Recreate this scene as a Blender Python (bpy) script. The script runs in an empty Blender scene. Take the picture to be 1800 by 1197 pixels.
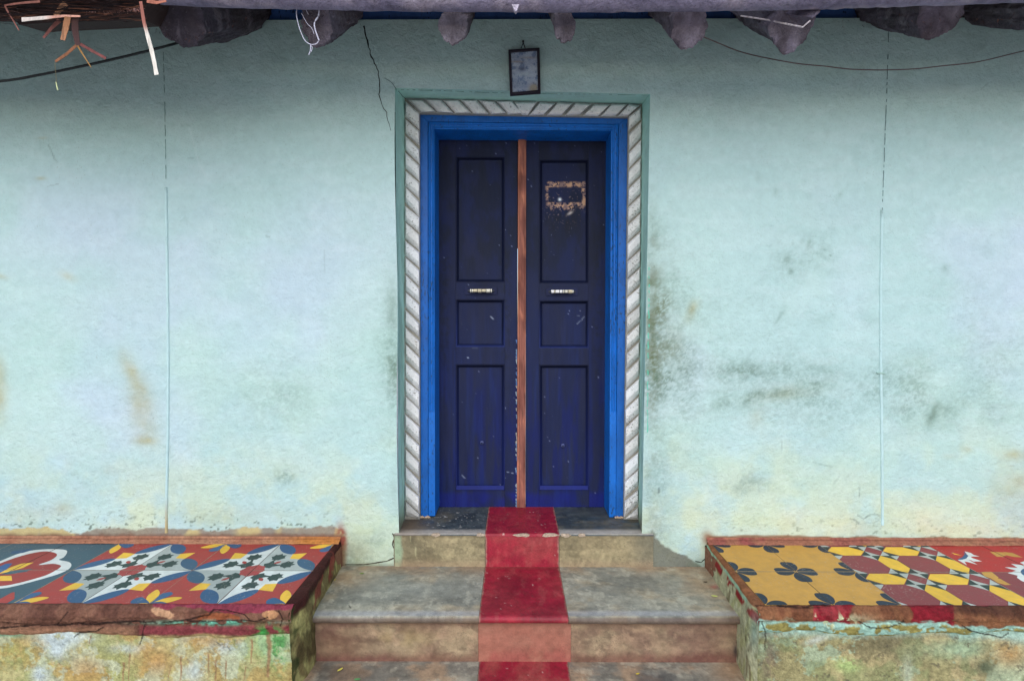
import bpy, math, random
import numpy as np
from mathutils import Vector

# ------------------------------------------------------------------ camera, world, light
scene = bpy.context.scene
COL = scene.collection
F, CX, CY = 890.0, 900.0, 598.5             # focal length and centre in photo pixels (1800 wide)
TH = math.atan((CY - 568) / F)              # pitch down
PSI = math.atan(5 / F)                      # slight yaw to the left
EYE = 1.46
cam_d = bpy.data.cameras.new('camera')
cam_d.sensor_width = 36.0
cam_d.lens = F / 1800 * 36.0
cam_d.clip_start = 0.02
cam_d.clip_end = 2000
cam = bpy.data.objects.new('camera', cam_d)
COL.objects.link(cam)
cam.location = (0, 0, EYE)
cam.rotation_euler = (math.pi / 2 - TH, 0, PSI)
scene.camera = cam

SUN_EL, SUN_AZ = math.radians(38), math.radians(8)      # sun behind the camera, a little to the left
w = bpy.data.worlds.new('World')
scene.world = w
w.use_nodes = True
nt = w.node_tree
nt.nodes.clear()
sky = nt.nodes.new('ShaderNodeTexSky')
sky.sky_type = 'NISHITA'
sky.sun_disc = False
sky.sun_elevation = SUN_EL
sky.sun_rotation = math.pi + SUN_AZ
sky.air_density = 1.0
sky.dust_density = 1.6
sky.ozone_density = 2.5
bg = nt.nodes.new('ShaderNodeBackground')
bg.inputs[1].default_value = 0.15
wo = nt.nodes.new('ShaderNodeOutputWorld')
nt.links.new(sky.outputs[0], bg.inputs[0])
nt.links.new(bg.outputs[0], wo.inputs[0])
sd = bpy.data.lights.new('sun', 'SUN')
sd.energy = 1.5
sd.angle = math.radians(120)
sd.color = (1.0, 0.985, 0.965)
so = bpy.data.objects.new('sun', sd)
COL.objects.link(so)
dirv = Vector((-math.sin(SUN_AZ) * math.cos(SUN_EL), -math.cos(SUN_AZ) * math.cos(SUN_EL), math.sin(SUN_EL)))
so.rotation_euler = (-dirv).to_track_quat('-Z', 'Y').to_euler()
scene.view_settings.view_transform = 'Standard'
scene.view_settings.look = 'None'
scene.view_settings.exposure = 0.6
scene.view_settings.gamma = 1.0
scene.view_settings.use_curve_mapping = False
scene.render.engine = 'CYCLES'

# ------------------------------------------------------------------ measuring helpers
def ray(px, py):
    u = (px - CX) / F
    v = (CY - py) / F
    Y = math.cos(TH) + v * math.sin(TH)
    Z = -math.sin(TH) + v * math.cos(TH)
    X2 = u * math.cos(PSI) - Y * math.sin(PSI)
    Y2 = u * math.sin(PSI) + Y * math.cos(PSI)
    return X2 / Y2, Z / Y2
def onY(px, py, D):
    a, b = ray(px, py)
    return Vector((a * D, D, EYE + b * D))
def onZ(px, py, z):
    a, b = ray(px, py)
    D = (z - EYE) / b
    return Vector((a * D, D, z))
def proj(P):
    X, Y, Z = P[..., 0], P[..., 1], P[..., 2] - EYE
    x1 = X * math.cos(PSI) + Y * math.sin(PSI)
    y1 = -X * math.sin(PSI) + Y * math.cos(PSI)
    d = y1 * math.cos(TH) - Z * math.sin(TH)
    v = y1 * math.sin(TH) + Z * math.cos(TH)
    return CX + F * x1 / d, CY - F * v / d
def S(r, g, b):
    o = []
    for c in (r, g, b):
        c /= 255.0
        o.append(c / 12.92 if c <= 0.04045 else ((c + 0.055) / 1.055) ** 2.4)
    return np.array(o)

# value noise
_rng = np.random.RandomState(7)
_tab = _rng.rand(256, 256)
def vn(x, y, seed=0):
    x = x + seed * 17.37; y = y + seed * 5.71
    xi = np.floor(x).astype(int); yi = np.floor(y).astype(int)
    fx = x - xi; fy = y - yi
    fx = fx * fx * (3 - 2 * fx); fy = fy * fy * (3 - 2 * fy)
    a = _tab[xi & 255, yi & 255]; b = _tab[(xi + 1) & 255, yi & 255]
    c = _tab[xi & 255, (yi + 1) & 255]; d = _tab[(xi + 1) & 255, (yi + 1) & 255]
    return (a * (1 - fx) + b * fx) * (1 - fy) + (c * (1 - fx) + d * fx) * fy
def fbm(x, y, sc, octv=4, seed=0, gain=0.55):
    t = 0; amp = 1; tot = 0
    for k in range(octv):
        t = t + amp * vn(x * sc, y * sc, seed + k * 3)
        tot += amp; amp *= gain; sc *= 2.03
    return t / tot
def ss(a, b, x):
    t = np.clip((x - a) / (b - a), 0, 1)
    return t * t * (3 - 2 * t)
def blob(px, py, cx, cy, rx, ry, ang=0):
    c, s = math.cos(math.radians(ang)), math.sin(math.radians(ang))
    dx, dy = px - cx, py - cy
    u = (dx * c + dy * s) / rx; v = (-dx * s + dy * c) / ry
    return np.exp(-(u * u + v * v))
def mix(C, m, col):
    m = np.clip(m, 0, 1)[..., None]
    return C * (1 - m) + np.asarray(col) * m
def pline(px, py, pts, wd):
    best = np.full(px.shape, 1e9)
    for (x0, y0), (x1, y1) in zip(pts[:-1], pts[1:]):
        dx, dy = x1 - x0, y1 - y0
        t = np.clip(((px - x0) * dx + (py - y0) * dy) / (dx * dx + dy * dy + 1e-9), 0, 1)
        best = np.minimum(best, np.hypot(px - x0 - t * dx, py - y0 - t * dy))
    return 1 - ss(wd * 0.6, wd * 1.3, best)

# ------------------------------------------------------------------ mesh builder
class MB:
    def __init__(s):
        s.v = []; s.f = []; s.c = []; s.n = 0
    def grid(s, P, C, flip=False):
        ny, nx = P.shape[:2]
        idx = np.arange(ny * nx).reshape(ny, nx) + s.n
        q = np.stack([idx[:-1, :-1], idx[:-1, 1:], idx[1:, 1:], idx[1:, :-1]], -1).reshape(-1, 4)
        if flip: q = q[:, ::-1]
        s.v.append(P.reshape(-1, 3)); s.c.append(np.broadcast_to(C, P.shape).reshape(-1, 3))
        s.f.extend(q.tolist()); s.n += ny * nx
    def raw(s, verts, faces, col):
        verts = np.array([tuple(p) for p in verts], float)
        s.v.append(verts)
        c = np.asarray(col, float)
        s.c.append(np.broadcast_to(c, verts.shape))
        s.f.extend([[i + s.n for i in f] for f in faces]); s.n += len(verts)
    def box(s, x0, x1, y0, y1, z0, z1, col):
        v = [(x, y, z) for x in (x0, x1) for y in (y0, y1) for z in (z0, z1)]
        s.raw(v, [(0, 1, 3, 2), (4, 6, 7, 5), (0, 4, 5, 1), (2, 3, 7, 6), (0, 2, 6, 4), (1, 5, 7, 3)], col)
    def prism(s, front, back, col):
        n = len(front)
        fs = [tuple(range(n)), tuple(range(2 * n - 1, n - 1, -1))]
        fs += [(i, i + n, (i + 1) % n + n, (i + 1) % n) for i in range(n)]
        s.raw(list(front) + list(back), fs, col)
    def pxprism(s, pts, D, th, col):
        fr = [onY(x, y, D) for x, y in pts]
        s.prism(fr, [p + Vector((0, th, 0)) for p in fr], col)
    def tube(s, pts, rad, col, n=6):
        pts = [Vector(p) for p in pts]
        if not hasattr(rad, '__len__'): rad = [rad] * len(pts)
        vs = []
        for i, p in enumerate(pts):
            t = (pts[min(i + 1, len(pts) - 1)] - pts[max(i - 1, 0)]).normalized()
            a = t.cross(Vector((0, 0, 1)) if abs(t.z) < 0.9 else Vector((1, 0, 0))).normalized()
            b = t.cross(a)
            for k in range(n):
                an = 2 * math.pi * k / n
                vs.append(p + (a * math.cos(an) + b * math.sin(an)) * rad[i])
        fs = []
        for i in range(len(pts) - 1):
            for k in range(n):
                fs.append((i * n + k, i * n + (k + 1) % n, (i + 1) * n + (k + 1) % n, (i + 1) * n + k))
        fs += [tuple(range(n)), tuple(range(len(vs) - 1, len(vs) - n - 1, -1))]
        s.raw(vs, fs, col)
    def mesh(s, name, smooth=False):
        me = bpy.data.meshes.new(name)
        v = np.concatenate(s.v); c = np.concatenate(s.c)
        me.from_pydata(v.tolist() if len(v) < 5000 else v, [], s.f)
        a = me.color_attributes.new('Col', 'FLOAT_COLOR', 'POINT')
        a.data.foreach_set('color', np.concatenate([c, np.ones((len(c), 1))], 1).astype(np.float32).ravel())
        if smooth: me.polygons.foreach_set('use_smooth', [True] * len(me.polygons))
        me.update()
        return me
    def build(s, name, mat, parent=None, smooth=False, bevel=0, label=None, kind=None):
        me = s.mesh(name, smooth)
        me.materials.append(mat)
        o = bpy.data.objects.new(name, me)
        COL.objects.link(o)
        if parent: o.parent = parent
        if bevel:
            b = o.modifiers.new('bevel', 'BEVEL'); b.width = bevel; b.segments = 2; b.limit_method = 'ANGLE'
        if label: o['label'] = label
        if kind: o['kind'] = kind
        return o
def tag(o, label, cat, group=None):
    o['label'] = label; o['category'] = cat
    if group: o['group'] = group
    return o
def thing(name, label, cat, group=None):
    o = bpy.data.objects.new(name, None)
    COL.objects.link(o)
    return tag(o, label, cat, group)

# ------------------------------------------------------------------ materials (procedural)
def mat(name, rough=0.85, bumps=((60, 0.4, 0.004),), var=0.12, vscale=40, speck=0, speckscale=300, speckcol=(0.05, 0.05, 0.04),
        stretch=(1, 1, 1), spec=0.3, metal=0.0, roughvar=0.1, speckth=0.72):
    m = bpy.data.materials.new(name); m.use_nodes = True
    t = m.node_tree; N = t.nodes; L = t.links
    b = N['Principled BSDF']
    b.inputs['Roughness'].default_value = rough
    b.inputs['Metallic'].default_value = metal
    b.inputs['Specular IOR Level'].default_value = spec
    at = N.new('ShaderNodeAttribute'); at.attribute_name = 'Col'
    geo = N.new('ShaderNodeTexCoord')
    mp = N.new('ShaderNodeMapping'); mp.inputs['Scale'].default_value = stretch
    L.new(geo.outputs['Object'], mp.inputs[0])
    def noise(sc, det=6, r=0.6):
        n = N.new('ShaderNodeTexNoise'); n.inputs['Scale'].default_value = sc
        n.inputs['Detail'].default_value = det; n.inputs['Roughness'].default_value = r
        L.new(mp.outputs[0], n.inputs['Vector']); return n
    n1 = noise(vscale, 10, 0.72)
    mr = N.new('ShaderNodeMapRange'); mr.inputs[1].default_value = 0.25; mr.inputs[2].default_value = 0.75
    mr.inputs[3].default_value = 1 - var; mr.inputs[4].default_value = 1 + var
    L.new(n1.outputs[0], mr.inputs[0])
    mul = N.new('ShaderNodeVectorMath'); mul.operation = 'SCALE'
    L.new(at.outputs['Color'], mul.inputs[0]); L.new(mr.outputs[0], mul.inputs['Scale'])
    cout = mul.outputs[0]
    if speck:
        n2 = noise(speckscale, 3, 0.5)
        n3 = noise(speckscale / 30, 2, 0.5)
        mm = N.new('ShaderNodeMath'); mm.operation = 'MULTIPLY_ADD'
        L.new(n3.outputs[0], mm.inputs[0]); mm.inputs[1].default_value = 0.35; L.new(n2.outputs[0], mm.inputs[2])
        m2 = N.new('ShaderNodeMapRange'); m2.inputs[1].default_value = speckth + 0.1; m2.inputs[2].default_value = speckth + 0.18
        m2.inputs[4].default_value = speck
        L.new(mm.outputs[0], m2.inputs[0])
        mx = N.new('ShaderNodeMix'); mx.data_type = 'RGBA'
        L.new(m2.outputs[0], mx.inputs[0]); L.new(cout, mx.inputs[6]); mx.inputs[7].default_value = (*speckcol, 1)
        cout = mx.outputs[2]
    L.new(cout, b.inputs['Base Color'])
    rr = N.new('ShaderNodeMapRange'); rr.inputs[3].default_value = max(0.02, rough - roughvar); rr.inputs[4].default_value = min(1, rough + roughvar)
    L.new(n1.outputs[0], rr.inputs[0]); L.new(rr.outputs[0], b.inputs['Roughness'])
    prev = None
    for sc, st, dist in bumps:
        nn = noise(sc, 5, 0.6)
        bp = N.new('ShaderNodeBump'); bp.inputs['Strength'].default_value = st; bp.inputs['Distance'].default_value = dist
        L.new(nn.outputs[0], bp.inputs['Height'])
        if prev: L.new(prev.outputs[0], bp.inputs['Normal'])
        prev = bp
    if prev: L.new(prev.outputs[0], b.inputs['Normal'])
    return m
M_plaster = mat('lime_plaster', 0.9, ((9, 0.35, 0.03), (60, 0.8, 0.008), (200, 0.6, 0.003)), 0.05, 30, 0.4, 130, (0.2, 0.24, 0.2), spec=0.2, speckth=0.76)
M_reveal = mat('painted_plaster', 0.8, ((12, 0.3, 0.02), (90, 0.4, 0.004)), 0.10, 25, 0.4, 200, (0.06, 0.09, 0.06), spec=0.25)
M_rough = mat('rough_masonry', 0.95, ((25, 0.7, 0.02), (110, 0.9, 0.008), (380, 0.5, 0.002)), 0.4, 60, 0.35, 240, (0.05, 0.04, 0.03), spec=0.15)
M_render = mat('weathered_render', 0.93, ((18, 0.5, 0.02), (110, 0.8, 0.006), (350, 0.5, 0.002)), 0.34, 80, 0.35, 200, (0.09, 0.07, 0.03), spec=0.15)
M_cement = mat('polished_cement', 0.55, ((10, 0.3, 0.012), (90, 0.5, 0.003), (300, .3, .001)), 0.34, 30, 0.45, 200, (0.07, 0.06, 0.045), spec=0.35, roughvar=0.2, speckth=0.71)
M_tile = mat('cement_tile', 0.55, ((15, 0.2, 0.006), (150, 0.3, 0.0015)), 0.2, 22, 0.4, 150, (0.42, 0.37, 0.32), spec=0.35, roughvar=0.22, speckth=0.72)
M_gloss = mat('oil_paint', 0.5, ((25, 0.35, 0.005), (140, 0.5, 0.002)), 0.32, 14, 0.75, 110, (0.01, 0.03, 0.06), stretch=(1, 1, 0.45), spec=0.35, speckth=0.68)
M_door = mat('old_door_paint', 0.66, ((30, 0.35, 0.004), (120, 0.5, 0.002)), 0.35, 9, 0.55, 420, (0.3, 0.32, 0.4), stretch=(1, 1, 0.12), spec=0.22, speckth=0.86)
M_wood = mat('bare_wood', 0.75, ((30, 0.5, 0.004), (120, 0.5, 0.002)), 0.4, 30, 0.5, 90, (0.05, 0.03, 0.02), stretch=(1.6, 1.6, 0.12), spec=0.2)
M_log = mat('weathered_timber', 0.9, ((20, 0.8, 0.02), (80, 0.9, 0.008), (250, 0.6, 0.003)), 0.4, 35, 0.4, 160, (0.25, 0.24, 0.27), spec=0.15)
M_white = mat('whitewash', 0.85, ((30, 0.5, 0.008), (110, 0.6, 0.004), (300, 0.4, 0.0015)), 0.14, 35, 0.7, 120, (0.12, 0.10, 0.07), spec=0.25, speckth=0.69)
M_metal = mat('worn_brass', 0.35, ((200, 0.3, 0.001),), 0.4, 220, 0.0, spec=0.5, metal=0.5)
M_black = mat('cable_rubber', 0.5, ((200, 0.2, 0.001),), 0.1, 50, spec=0.3)
M_paper = mat('faded_print', 0.5, ((60, 0.2, 0.001),), 0.15, 60, 0.5, 110, (0.08, 0.14, 0.26), spec=0.3)
M_earth = mat('earth', 0.95, ((6, 0.6, 0.05), (60, 0.7, 0.01)), 0.3, 3, 0.5, 60, (0.3, 0.22, 0.14))
M_leaf = mat('leaf_skin', 0.6, ((90, 0.3, 0.001),), 0.2, 90, spec=0.3)
mg = bpy.data.materials.new('dusty_glass'); mg.use_nodes = True
_b = mg.node_tree.nodes['Principled BSDF']
_n = mg.node_tree.nodes.new('ShaderNodeTexNoise'); _n.inputs['Scale'].default_value = 35
_r = mg.node_tree.nodes.new('ShaderNodeMapRange'); _r.inputs[3].default_value = 0.05; _r.inputs[4].default_value = 0.2
mg.node_tree.links.new(_n.outputs[0], _r.inputs[0]); mg.node_tree.links.new(_r.outputs[0], _b.inputs['Alpha'])
_b.inputs['Base Color'].default_value = (0.35, 0.4, 0.5, 1); _b.inputs['Roughness'].default_value = 0.3
M_glass = mg

# ------------------------------------------------------------------ key planes
DW = 2.309                  # wall face
DR = 2.475                  # back of the reveal, where the moulding sits
DF = 2.492                  # blue frame face
DL = 2.640                  # door leaf face
Z1, Z2, Z3 = 0.49, 0.335, 0.145     # threshold, upper step, lower step
ZT = 0.45                   # tiled bench tops
DN = 1.90                   # nosing front of the upper step

# ------------------------------------------------------------------ ground
g = MB()
g.raw([(-400, -400, 0), (400, -400, 0), (400, 400, 0), (-400, 400, 0)], [(0, 1, 2, 3)], S(186, 181, 172))
g.build('ground', M_earth, kind='structure')

# ------------------------------------------------------------------ house wall
wall = thing('house_wall', 'faded turquoise plaster house wall with cracks, green damp stains and a recessed doorway', 'wall')
TURQ, LAV, GRN, YEL = S(179, 207, 205), S(188, 204, 217), S(184, 212, 200), S(208, 216, 180)
def paint_wall(P):
    px, py = proj(P)
    x, z = P[..., 0] + 20, P[..., 2] + 20
    C = np.broadcast_to(TURQ, P.shape).copy()
    n = fbm(x, z, 1.3, 4, 1)
    C = mix(C, ss(0.38, 0.62, n) * 0.75 * ss(250, 420, py) * (1 - ss(720, 900, py) * 0.6), LAV)
    C = mix(C, 0.55 * ss(0.45, 0.65, fbm(x, z, 2.1, 4, 5)) * ss(350, 700, py), GRN)
    C = mix(C, 0.5 * (blob(px, py, 690, 600, 90, 260) + blob(px, py, 1180, 650, 90, 260)), GRN)
    nn = fbm(x, z, 6, 5, 9)
    low = ss(700, 930, py + 120 * (fbm(x, z, 4, 4, 12) - 0.5))
    C = mix(C, low * 0.6 * ss(0.35, 0.65, nn), YEL)
    C = mix(C, ss(860, 945, py) * 0.28 * ss(0.4, 0.6, fbm(x, z, 9, 4, 15)), S(198, 206, 158))
    fine = fbm(x, z, 60, 3, 21)
    # ochre stains
    OCH = S(168, 156, 100)
    for (cx, cy, rx, ry, a, k) in [(235, 660, 14, 45, -25, .75), (248, 710, 24, 40, -10, .65), (257, 774, 20, 8, 0, .95), (258, 760, 22, 25, 0, .45),
                                   (0, 700, 14, 38, 0, .8), (0, 655, 10, 30, 0, .5), (112, 892, 20, 14, 0, .5), (190, 825, 12, 10, 0, .35),
                                   (1219, 541, 15, 9, -60, .75), (1210, 560, 12, 10, 0, .3), (1785, 800, 26, 10, 0, .65), (1700, 790, 9, 6, 0, .5), (1668, 802, 12, 5, 0, .4),
                                   (1775, 865, 40, 45, 0, .5), (1790, 845, 10, 10, 0, .6), (1330, 735, 14, 22, 10, .35), (1385, 690, 60, 14, -8, .4),
                                   (120, 486, 16, 7, 25, .55), (3, 486, 12, 5, 20, .5), (72, 314, 9, 3, 0, .6), (74, 243, 8, 2, 0, .5), (500, 838, 20, 14, 0, .1),
                                   (1180, 600, 20, 30, 0, .25), (640, 880, 60, 20, -10, .25), (400, 905, 120, 18, 0, .3)]:
        C = mix(C, k * blob(px, py, cx, cy, rx, ry, a) * (0.35 + 0.9 * fbm(x, z, 25, 4, int(cx) % 50)) * .85, OCH)
    PEA = S(226, 190, 140)
    for (cx, cy, rx, ry, k) in [(1490, 925, 40, 22, .5), (1620, 915, 45, 35, .5), (1390, 915, 30, 18, .3), (1700, 930, 60, 14, .4), (1250, 900, 40, 30, .25), (60, 905, 70, 16, .3), (1150, 930, 12, 30, .3)]:
        C = mix(C, k * .4 * blob(px, py, cx, cy, rx, ry) * (0.5 + fbm(x, z, 20, 3, 31)), PEA)
    # grey green grime
    grs = ss(.30, .62, fbm(x, z, 70, 4, 104, .8)); DG = S(78, 104, 88); DK = S(62, 66, 48)
    gr = fbm(x, z, 14, 5, 40)
    for (cx, cy, rx, ry, a, k) in [(1152, 480, 10, 60, 0, .5), (1160, 560, 26, 90, 0, .75), (1148, 640, 14, 90, 0, .8), (1145, 530, 9, 140, 0, .85), (1185, 610, 30, 60, 0, .35),
                                   (1145, 860, 18, 50, 0, .45), (1160, 790, 30, 60, 0, .22), (1155, 930, 30, 30, 0, .4),
                                   (694, 660, 16, 70, 0, .62), (690, 560, 9, 80, 0, .35), (680, 600, 24, 90, 0, .25), (693, 860, 8, 50, 0, .2), (655, 960, 45, 28, 0, .45), (640, 975, 30, 16, 0, .4),
                                   (1300, 655, 70, 14, 3, .5), (1390, 655, 60, 18, 0, .38), (1320, 700, 70, 9, -14, .55), (1410, 685, 60, 9, -12, .35), (1440, 655, 50, 24, 0, .3), (1290, 690, 60, 30, 0, .28),
                                   (1600, 640, 50, 24, 0, .3), (1570, 660, 25, 24, 0, .3), (1640, 728, 9, 26, 22, .75), (1665, 725, 20, 22, 0, .35), (1700, 700, 50, 40, 0, .22), (1760, 740, 50, 30, 0, .2), (1590, 720, 30, 14, 0, .3),
                                   (1320, 850, 30, 12, 0, .45), (1300, 862, 14, 8, 0, .3), (1376, 549, 3.5, 8, 35, .8), (1369, 560, 3, 10, 35, .4),
                                   (1410, 427, 4, 6, 20, .75), (1421, 429, 4, 8, 10, .8), (1394, 428, 3, 4, 0, .5), (1384, 455, 6, 6, 0, .7), (1391, 477, 5, 6, 0, .6), (1420, 440, 20, 4, 15, .3), (1385, 460, 30, 10, 20, .2), (1450, 440, 3, 2, 0, .7), (1460, 449, 3, 2, 0, .7),
                                   (1662, 472, 8, 7, 40, .4), (1735, 445, 12, 10, 0, .22), (1475, 345, 4, 14, 30, .3), (1332, 312, 5, 10, 0, .25), (1363, 335, 4, 8, 0, .25), (1540, 560, 30, 20, 0, .12), (1440, 560, 20, 12, 0, .25),
                                   (490, 838, 22, 12, -20, .42), (505, 838, 16, 16, -50, .35), (480, 680, 70, 18, 0, .12), (520, 690, 40, 30, 0, .12), (330, 680, 14, 30, 0, .12), (1700, 500, 60, 30, 0, .12),
                                   (150, 580, 30, 12, 0, .08), (1500, 400, 120, 60, 0, .05)]:
        C = mix(C, k * blob(px, py, cx, cy, rx, ry, a) * (0.3 + .8 * ss(0.3, 0.7, gr)) * ((0.25 + 0.8 * grs) if rx > 12 else .9), S(96, 120, 102) if cx < 1130 or cx > 1200 else S(104, 112, 82))
    # broad mildew, stippled into the grain of the plaster
    mil = np.clip(.95 * blob(px, py, 1141, 560, 42, 150) + .55 * blob(px, py, 1175, 640, 60, 150) + .75 * blob(px, py, 1350, 665, 130, 30, 2) + .45 * blob(px, py, 1440, 690, 190, 60)
                  + .5 * blob(px, py, 1600, 700, 110, 50) + .45 * blob(px, py, 1410, 450, 70, 40) + .35 * blob(px, py, 1320, 850, 60, 26) + .35 * blob(px, py, 490, 690, 90, 50) + .3 * blob(px, py, 1740, 620, 80, 90)
                  + .6 * blob(px, py, 692, 640, 22, 120) + .4 * blob(px, py, 1160, 850, 40, 80) + .25 * blob(px, py, 1300, 560, 90, 60), 0, 1)
    big = ss(.3, .68, fbm(x, z, 7, 4, 101)); grain = ss(.34, .66, fbm(x, z, 75, 4, 103, .8))
    C = mix(C, mil * (.25 + .75 * big) * (.18 + .55 * grain), S(88, 112, 92))
    C = mix(C, ss(400, 900, py) * .10 * grain * ss(.4, .6, fbm(x, z, 3, 3, 105)), S(110, 140, 130))
    # brushed limewash: faint crossed strokes and thin patches with harder edges
    C = mix(C, .10 * ss(.5, .56, fbm(x * .5 + z * .25, z * 1.6, 16, 4, 107)), S(210, 224, 226))
    C = mix(C, .10 * ss(.54, .58, fbm(x, z, 3.4, 5, 109)), S(150, 186, 184))
    # small scratches and marks
    DKK = S(70, 84, 80)
    for pts, wd, k in [([(85, 255), (89, 263), (96, 280), (101, 285)], 1.2, .6), ([(83, 328), (102, 324)], 1, .5), ([(330, 279), (340, 279)], 1.2, .6), ([(468, 415), (474, 417)], 1.4, .5),
                       ([(1508, 905), (1518, 912), (1528, 905), (1538, 903), (1546, 906)], 1.3, .75), ([(1494, 911), (1503, 914), (1510, 920)], 1.3, .7), ([(1512, 920), (1538, 918), (1545, 914)], 1, .4), ([(1510, 855), (1511, 873)], 1.2, .6),
                       ([(1724, 158), (1737, 147)], 1, .5), ([(1330, 112), (1340, 103)], 1.4, .4), ([(1158, 858), (1158, 866)], 1.8, .8), ([(570, 440), (570, 485)], .9, .25), ([(470, 690), (470, 697)], 1, .4), ([(508, 685), (508, 695)], 1, .4),
                       ([(1374, 776), (1374, 790)], 1.2, .4), ([(1430, 812), (1462, 820)], 1.6, .3), ([(1464, 852), (1475, 838)], 2, .3), ([(333, 225), (350, 290), (368, 320)], 1, -.35), ([(1040, 87), (1048, 80)], 1.3, .35), ([(780, 105), (790, 100)], 1.6, .3)]:
        mk = pline(px, py, pts, wd) * abs(k) * (.25 + .6 * fbm(x, z, 60, 3, 111))
        C = mix(C, mk, DKK if k > 0 else S(220, 230, 232))
    # splash specks along the bench line
    sp = fbm(x * 1.0, z * 1.6, 55, 2, 50)
    zone = np.maximum(ss(880, 935, py) * (1 - ss(560, 640, px)), 0.55 * ss(895, 940, py) * ss(1240, 1300, px))
    C = mix(C, zone * ss(0.75, 0.80, sp + 0.08 * fbm(x, z, 8, 2, 52)) * 0.75, S(70, 82, 60))
    zone2 = .6 * ss(780, 935, py) * (1 - ss(330, 400, px))
    C = mix(C, zone2 * ss(0.82, 0.85, fbm(x * 1.0, z * 1.8, 42, 2, 57)) * 0.7, S(80, 95, 72))
    # flaked strip above the left bench
    edge = 931 + 13 * (fbm(x, z * 0.2, 6, 4, 60) - 0.5) * 2 + 8 * (fbm(x, z, 34, 3, 61) - .5)
    onl = 1 - ss(600, 612, px)
    strip = ss(-1.5, 1.5, py - edge) * onl
    sel = fbm(x, z * .3, 5, 3, 63)
    C = mix(C, strip * 0.9, S(140, 128, 112))
    C = mix(C, strip * ss(0.52, 0.56, sel) * 0.9, S(196, 180, 128))
    C = mix(C, strip * ss(934, 943, py + 6 * (fbm(x, z, 30, 2, 64) - .5)) * 0.85, S(120, 84, 70))
    edge2 = 940 + 5 * (fbm(x, z * 0.2, 9, 3, 66) - 0.5) * 2 + (px - 1240) * 0.008
    C = mix(C, ss(-1.5, 1.5, py - edge2) * ss(1238, 1250, px) * 0.9, S(142, 100, 70))
    # red stain where the left bench meets the wall
    C = mix(C, blob(px, py, 601, 945, 8, 22, -8) * 1.3 * ss(0.25, 0.5, fbm(x, z, 30, 3, 70)), S(140, 66, 62))
    C = mix(C, blob(px, py, 625, 965, 30, 25) * 0.3, S(150, 130, 70))
    C = mix(C, blob(px, py, 1243, 945, 10, 12) * 0.8, S(140, 90, 55))
    # damp grey patch to the right of the threshold riser
    lim = 1150 + np.clip((py - 945) * 1.3, 0, 40) + np.clip(py - 968, 0, 40) * 1.6 + 16 * (fbm(x, z, 25, 4, 72) - .5)
    C = mix(C, (1 - ss(-3, 3, px - lim)) * ss(930, 945, py + 10 * (fbm(x, z, 30, 2, 73) - .5)) * ss(1125, 1140, px) * 0.9, S(112, 110, 96))
    C = mix(C, ss(975, 992, py) * ss(1200, 1230, px) * 0.5, S(110, 130, 110))
    C = mix(C, (1 - ss(0, 10, 995 - py)) * 0.5 * (px < 700), S(90, 80, 60))
    # faint grey green mottle, stronger towards the top
    C = mix(C, 0.10 * ss(0.5, 0.7, fbm(x, z, 10, 4, 80)) * (1 - ss(100, 240, py)), S(90, 110, 90))
    C = C * (0.86 + 0.10 * fbm(x, z, 35, 3, 90) + .05 * fbm(x, z, 90, 3, 92))[..., None]
    return C
def oxl(z): return -0.5385 + 0.004 * math.sin(z * 5)       # opening edges
def oxr(z): return 0.598 - (1.64 - z) * 0.010
OZ = lambda x: onY(697, 155, DW).z + (x + 0.54) / 1.14 * (onY(1140, 166, DW).z - onY(697, 155, DW).z)
WT = 2.815
ST = 0.0055
mb = MB()
def wall_grid(xl, xr, zl, zh, nx, nz, ush=None):
    u = np.linspace(0, 1, nx); v = np.linspace(0, 1, nz)
    P = np.zeros((nz, nx, 3))
    for j, t in enumerate(v):
        if callable(xl) or callable(xr):
            z = zl + t * ((zh if not callable(zh) else zh(0)) - zl)
            a = xl(z) if callable(xl) else xl; b = xr(z) if callable(xr) else xr
            X = a + u * (b - a)
            Zr = np.full(nx, z)
            if callable(zh): Zr = zl + t * (np.array([zh(a if b < 0 else b)] * nx) - zl)
        else:
            X = xl + u * (xr - xl)
            zlo = np.array([zl(q) for q in X]) if callable(zl) else np.full(nx, zl)
            Zr = zlo + t * (zh - zlo)
        P[j, :, 0] = X; P[j, :, 1] = DW; P[j, :, 2] = Zr
    mb.grid(P, paint_wall(P))
zL, zR = OZ(-0.5385), OZ(0.598)
ZB = 0.30
wall_grid(-2.45, oxl, ZB, zL, int(1.92 / ST), int((zL - ZB) / ST))
wall_grid(oxr, 2.50, ZB, zR, int(1.9 / ST), int((zR - ZB) / ST))
xa, xb = oxl(zL), oxr(zR)
wall_grid(-2.45, xa, zL, WT, int(1.92 / ST), int((WT - zL) / ST))
wall_grid(xa, xb, OZ, WT, int(1.14 / ST), int((WT - zL) / ST))
wall_grid(xb, 2.50, zR, WT, int(1.9 / ST), int((WT - zR) / ST))
wall_grid(-6.0, -2.45, 0.0, WT, 40, 60)
wall_grid(2.50, 6.0, 0.0, WT, 40, 60)
c0 = TURQ
mb.box(-6, -0.66, DW + 0.004, DW + 0.30, 0.0, WT, c0)
mb.box(0.72, 6, DW + 0.004, DW + 0.30, 0.0, WT, c0)
mb.box(-0.66, 0.72, DW + 0.19, DW + 0.30, 2.53, WT, c0)
mb.build('plaster_face', M_plaster, wall)
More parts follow.
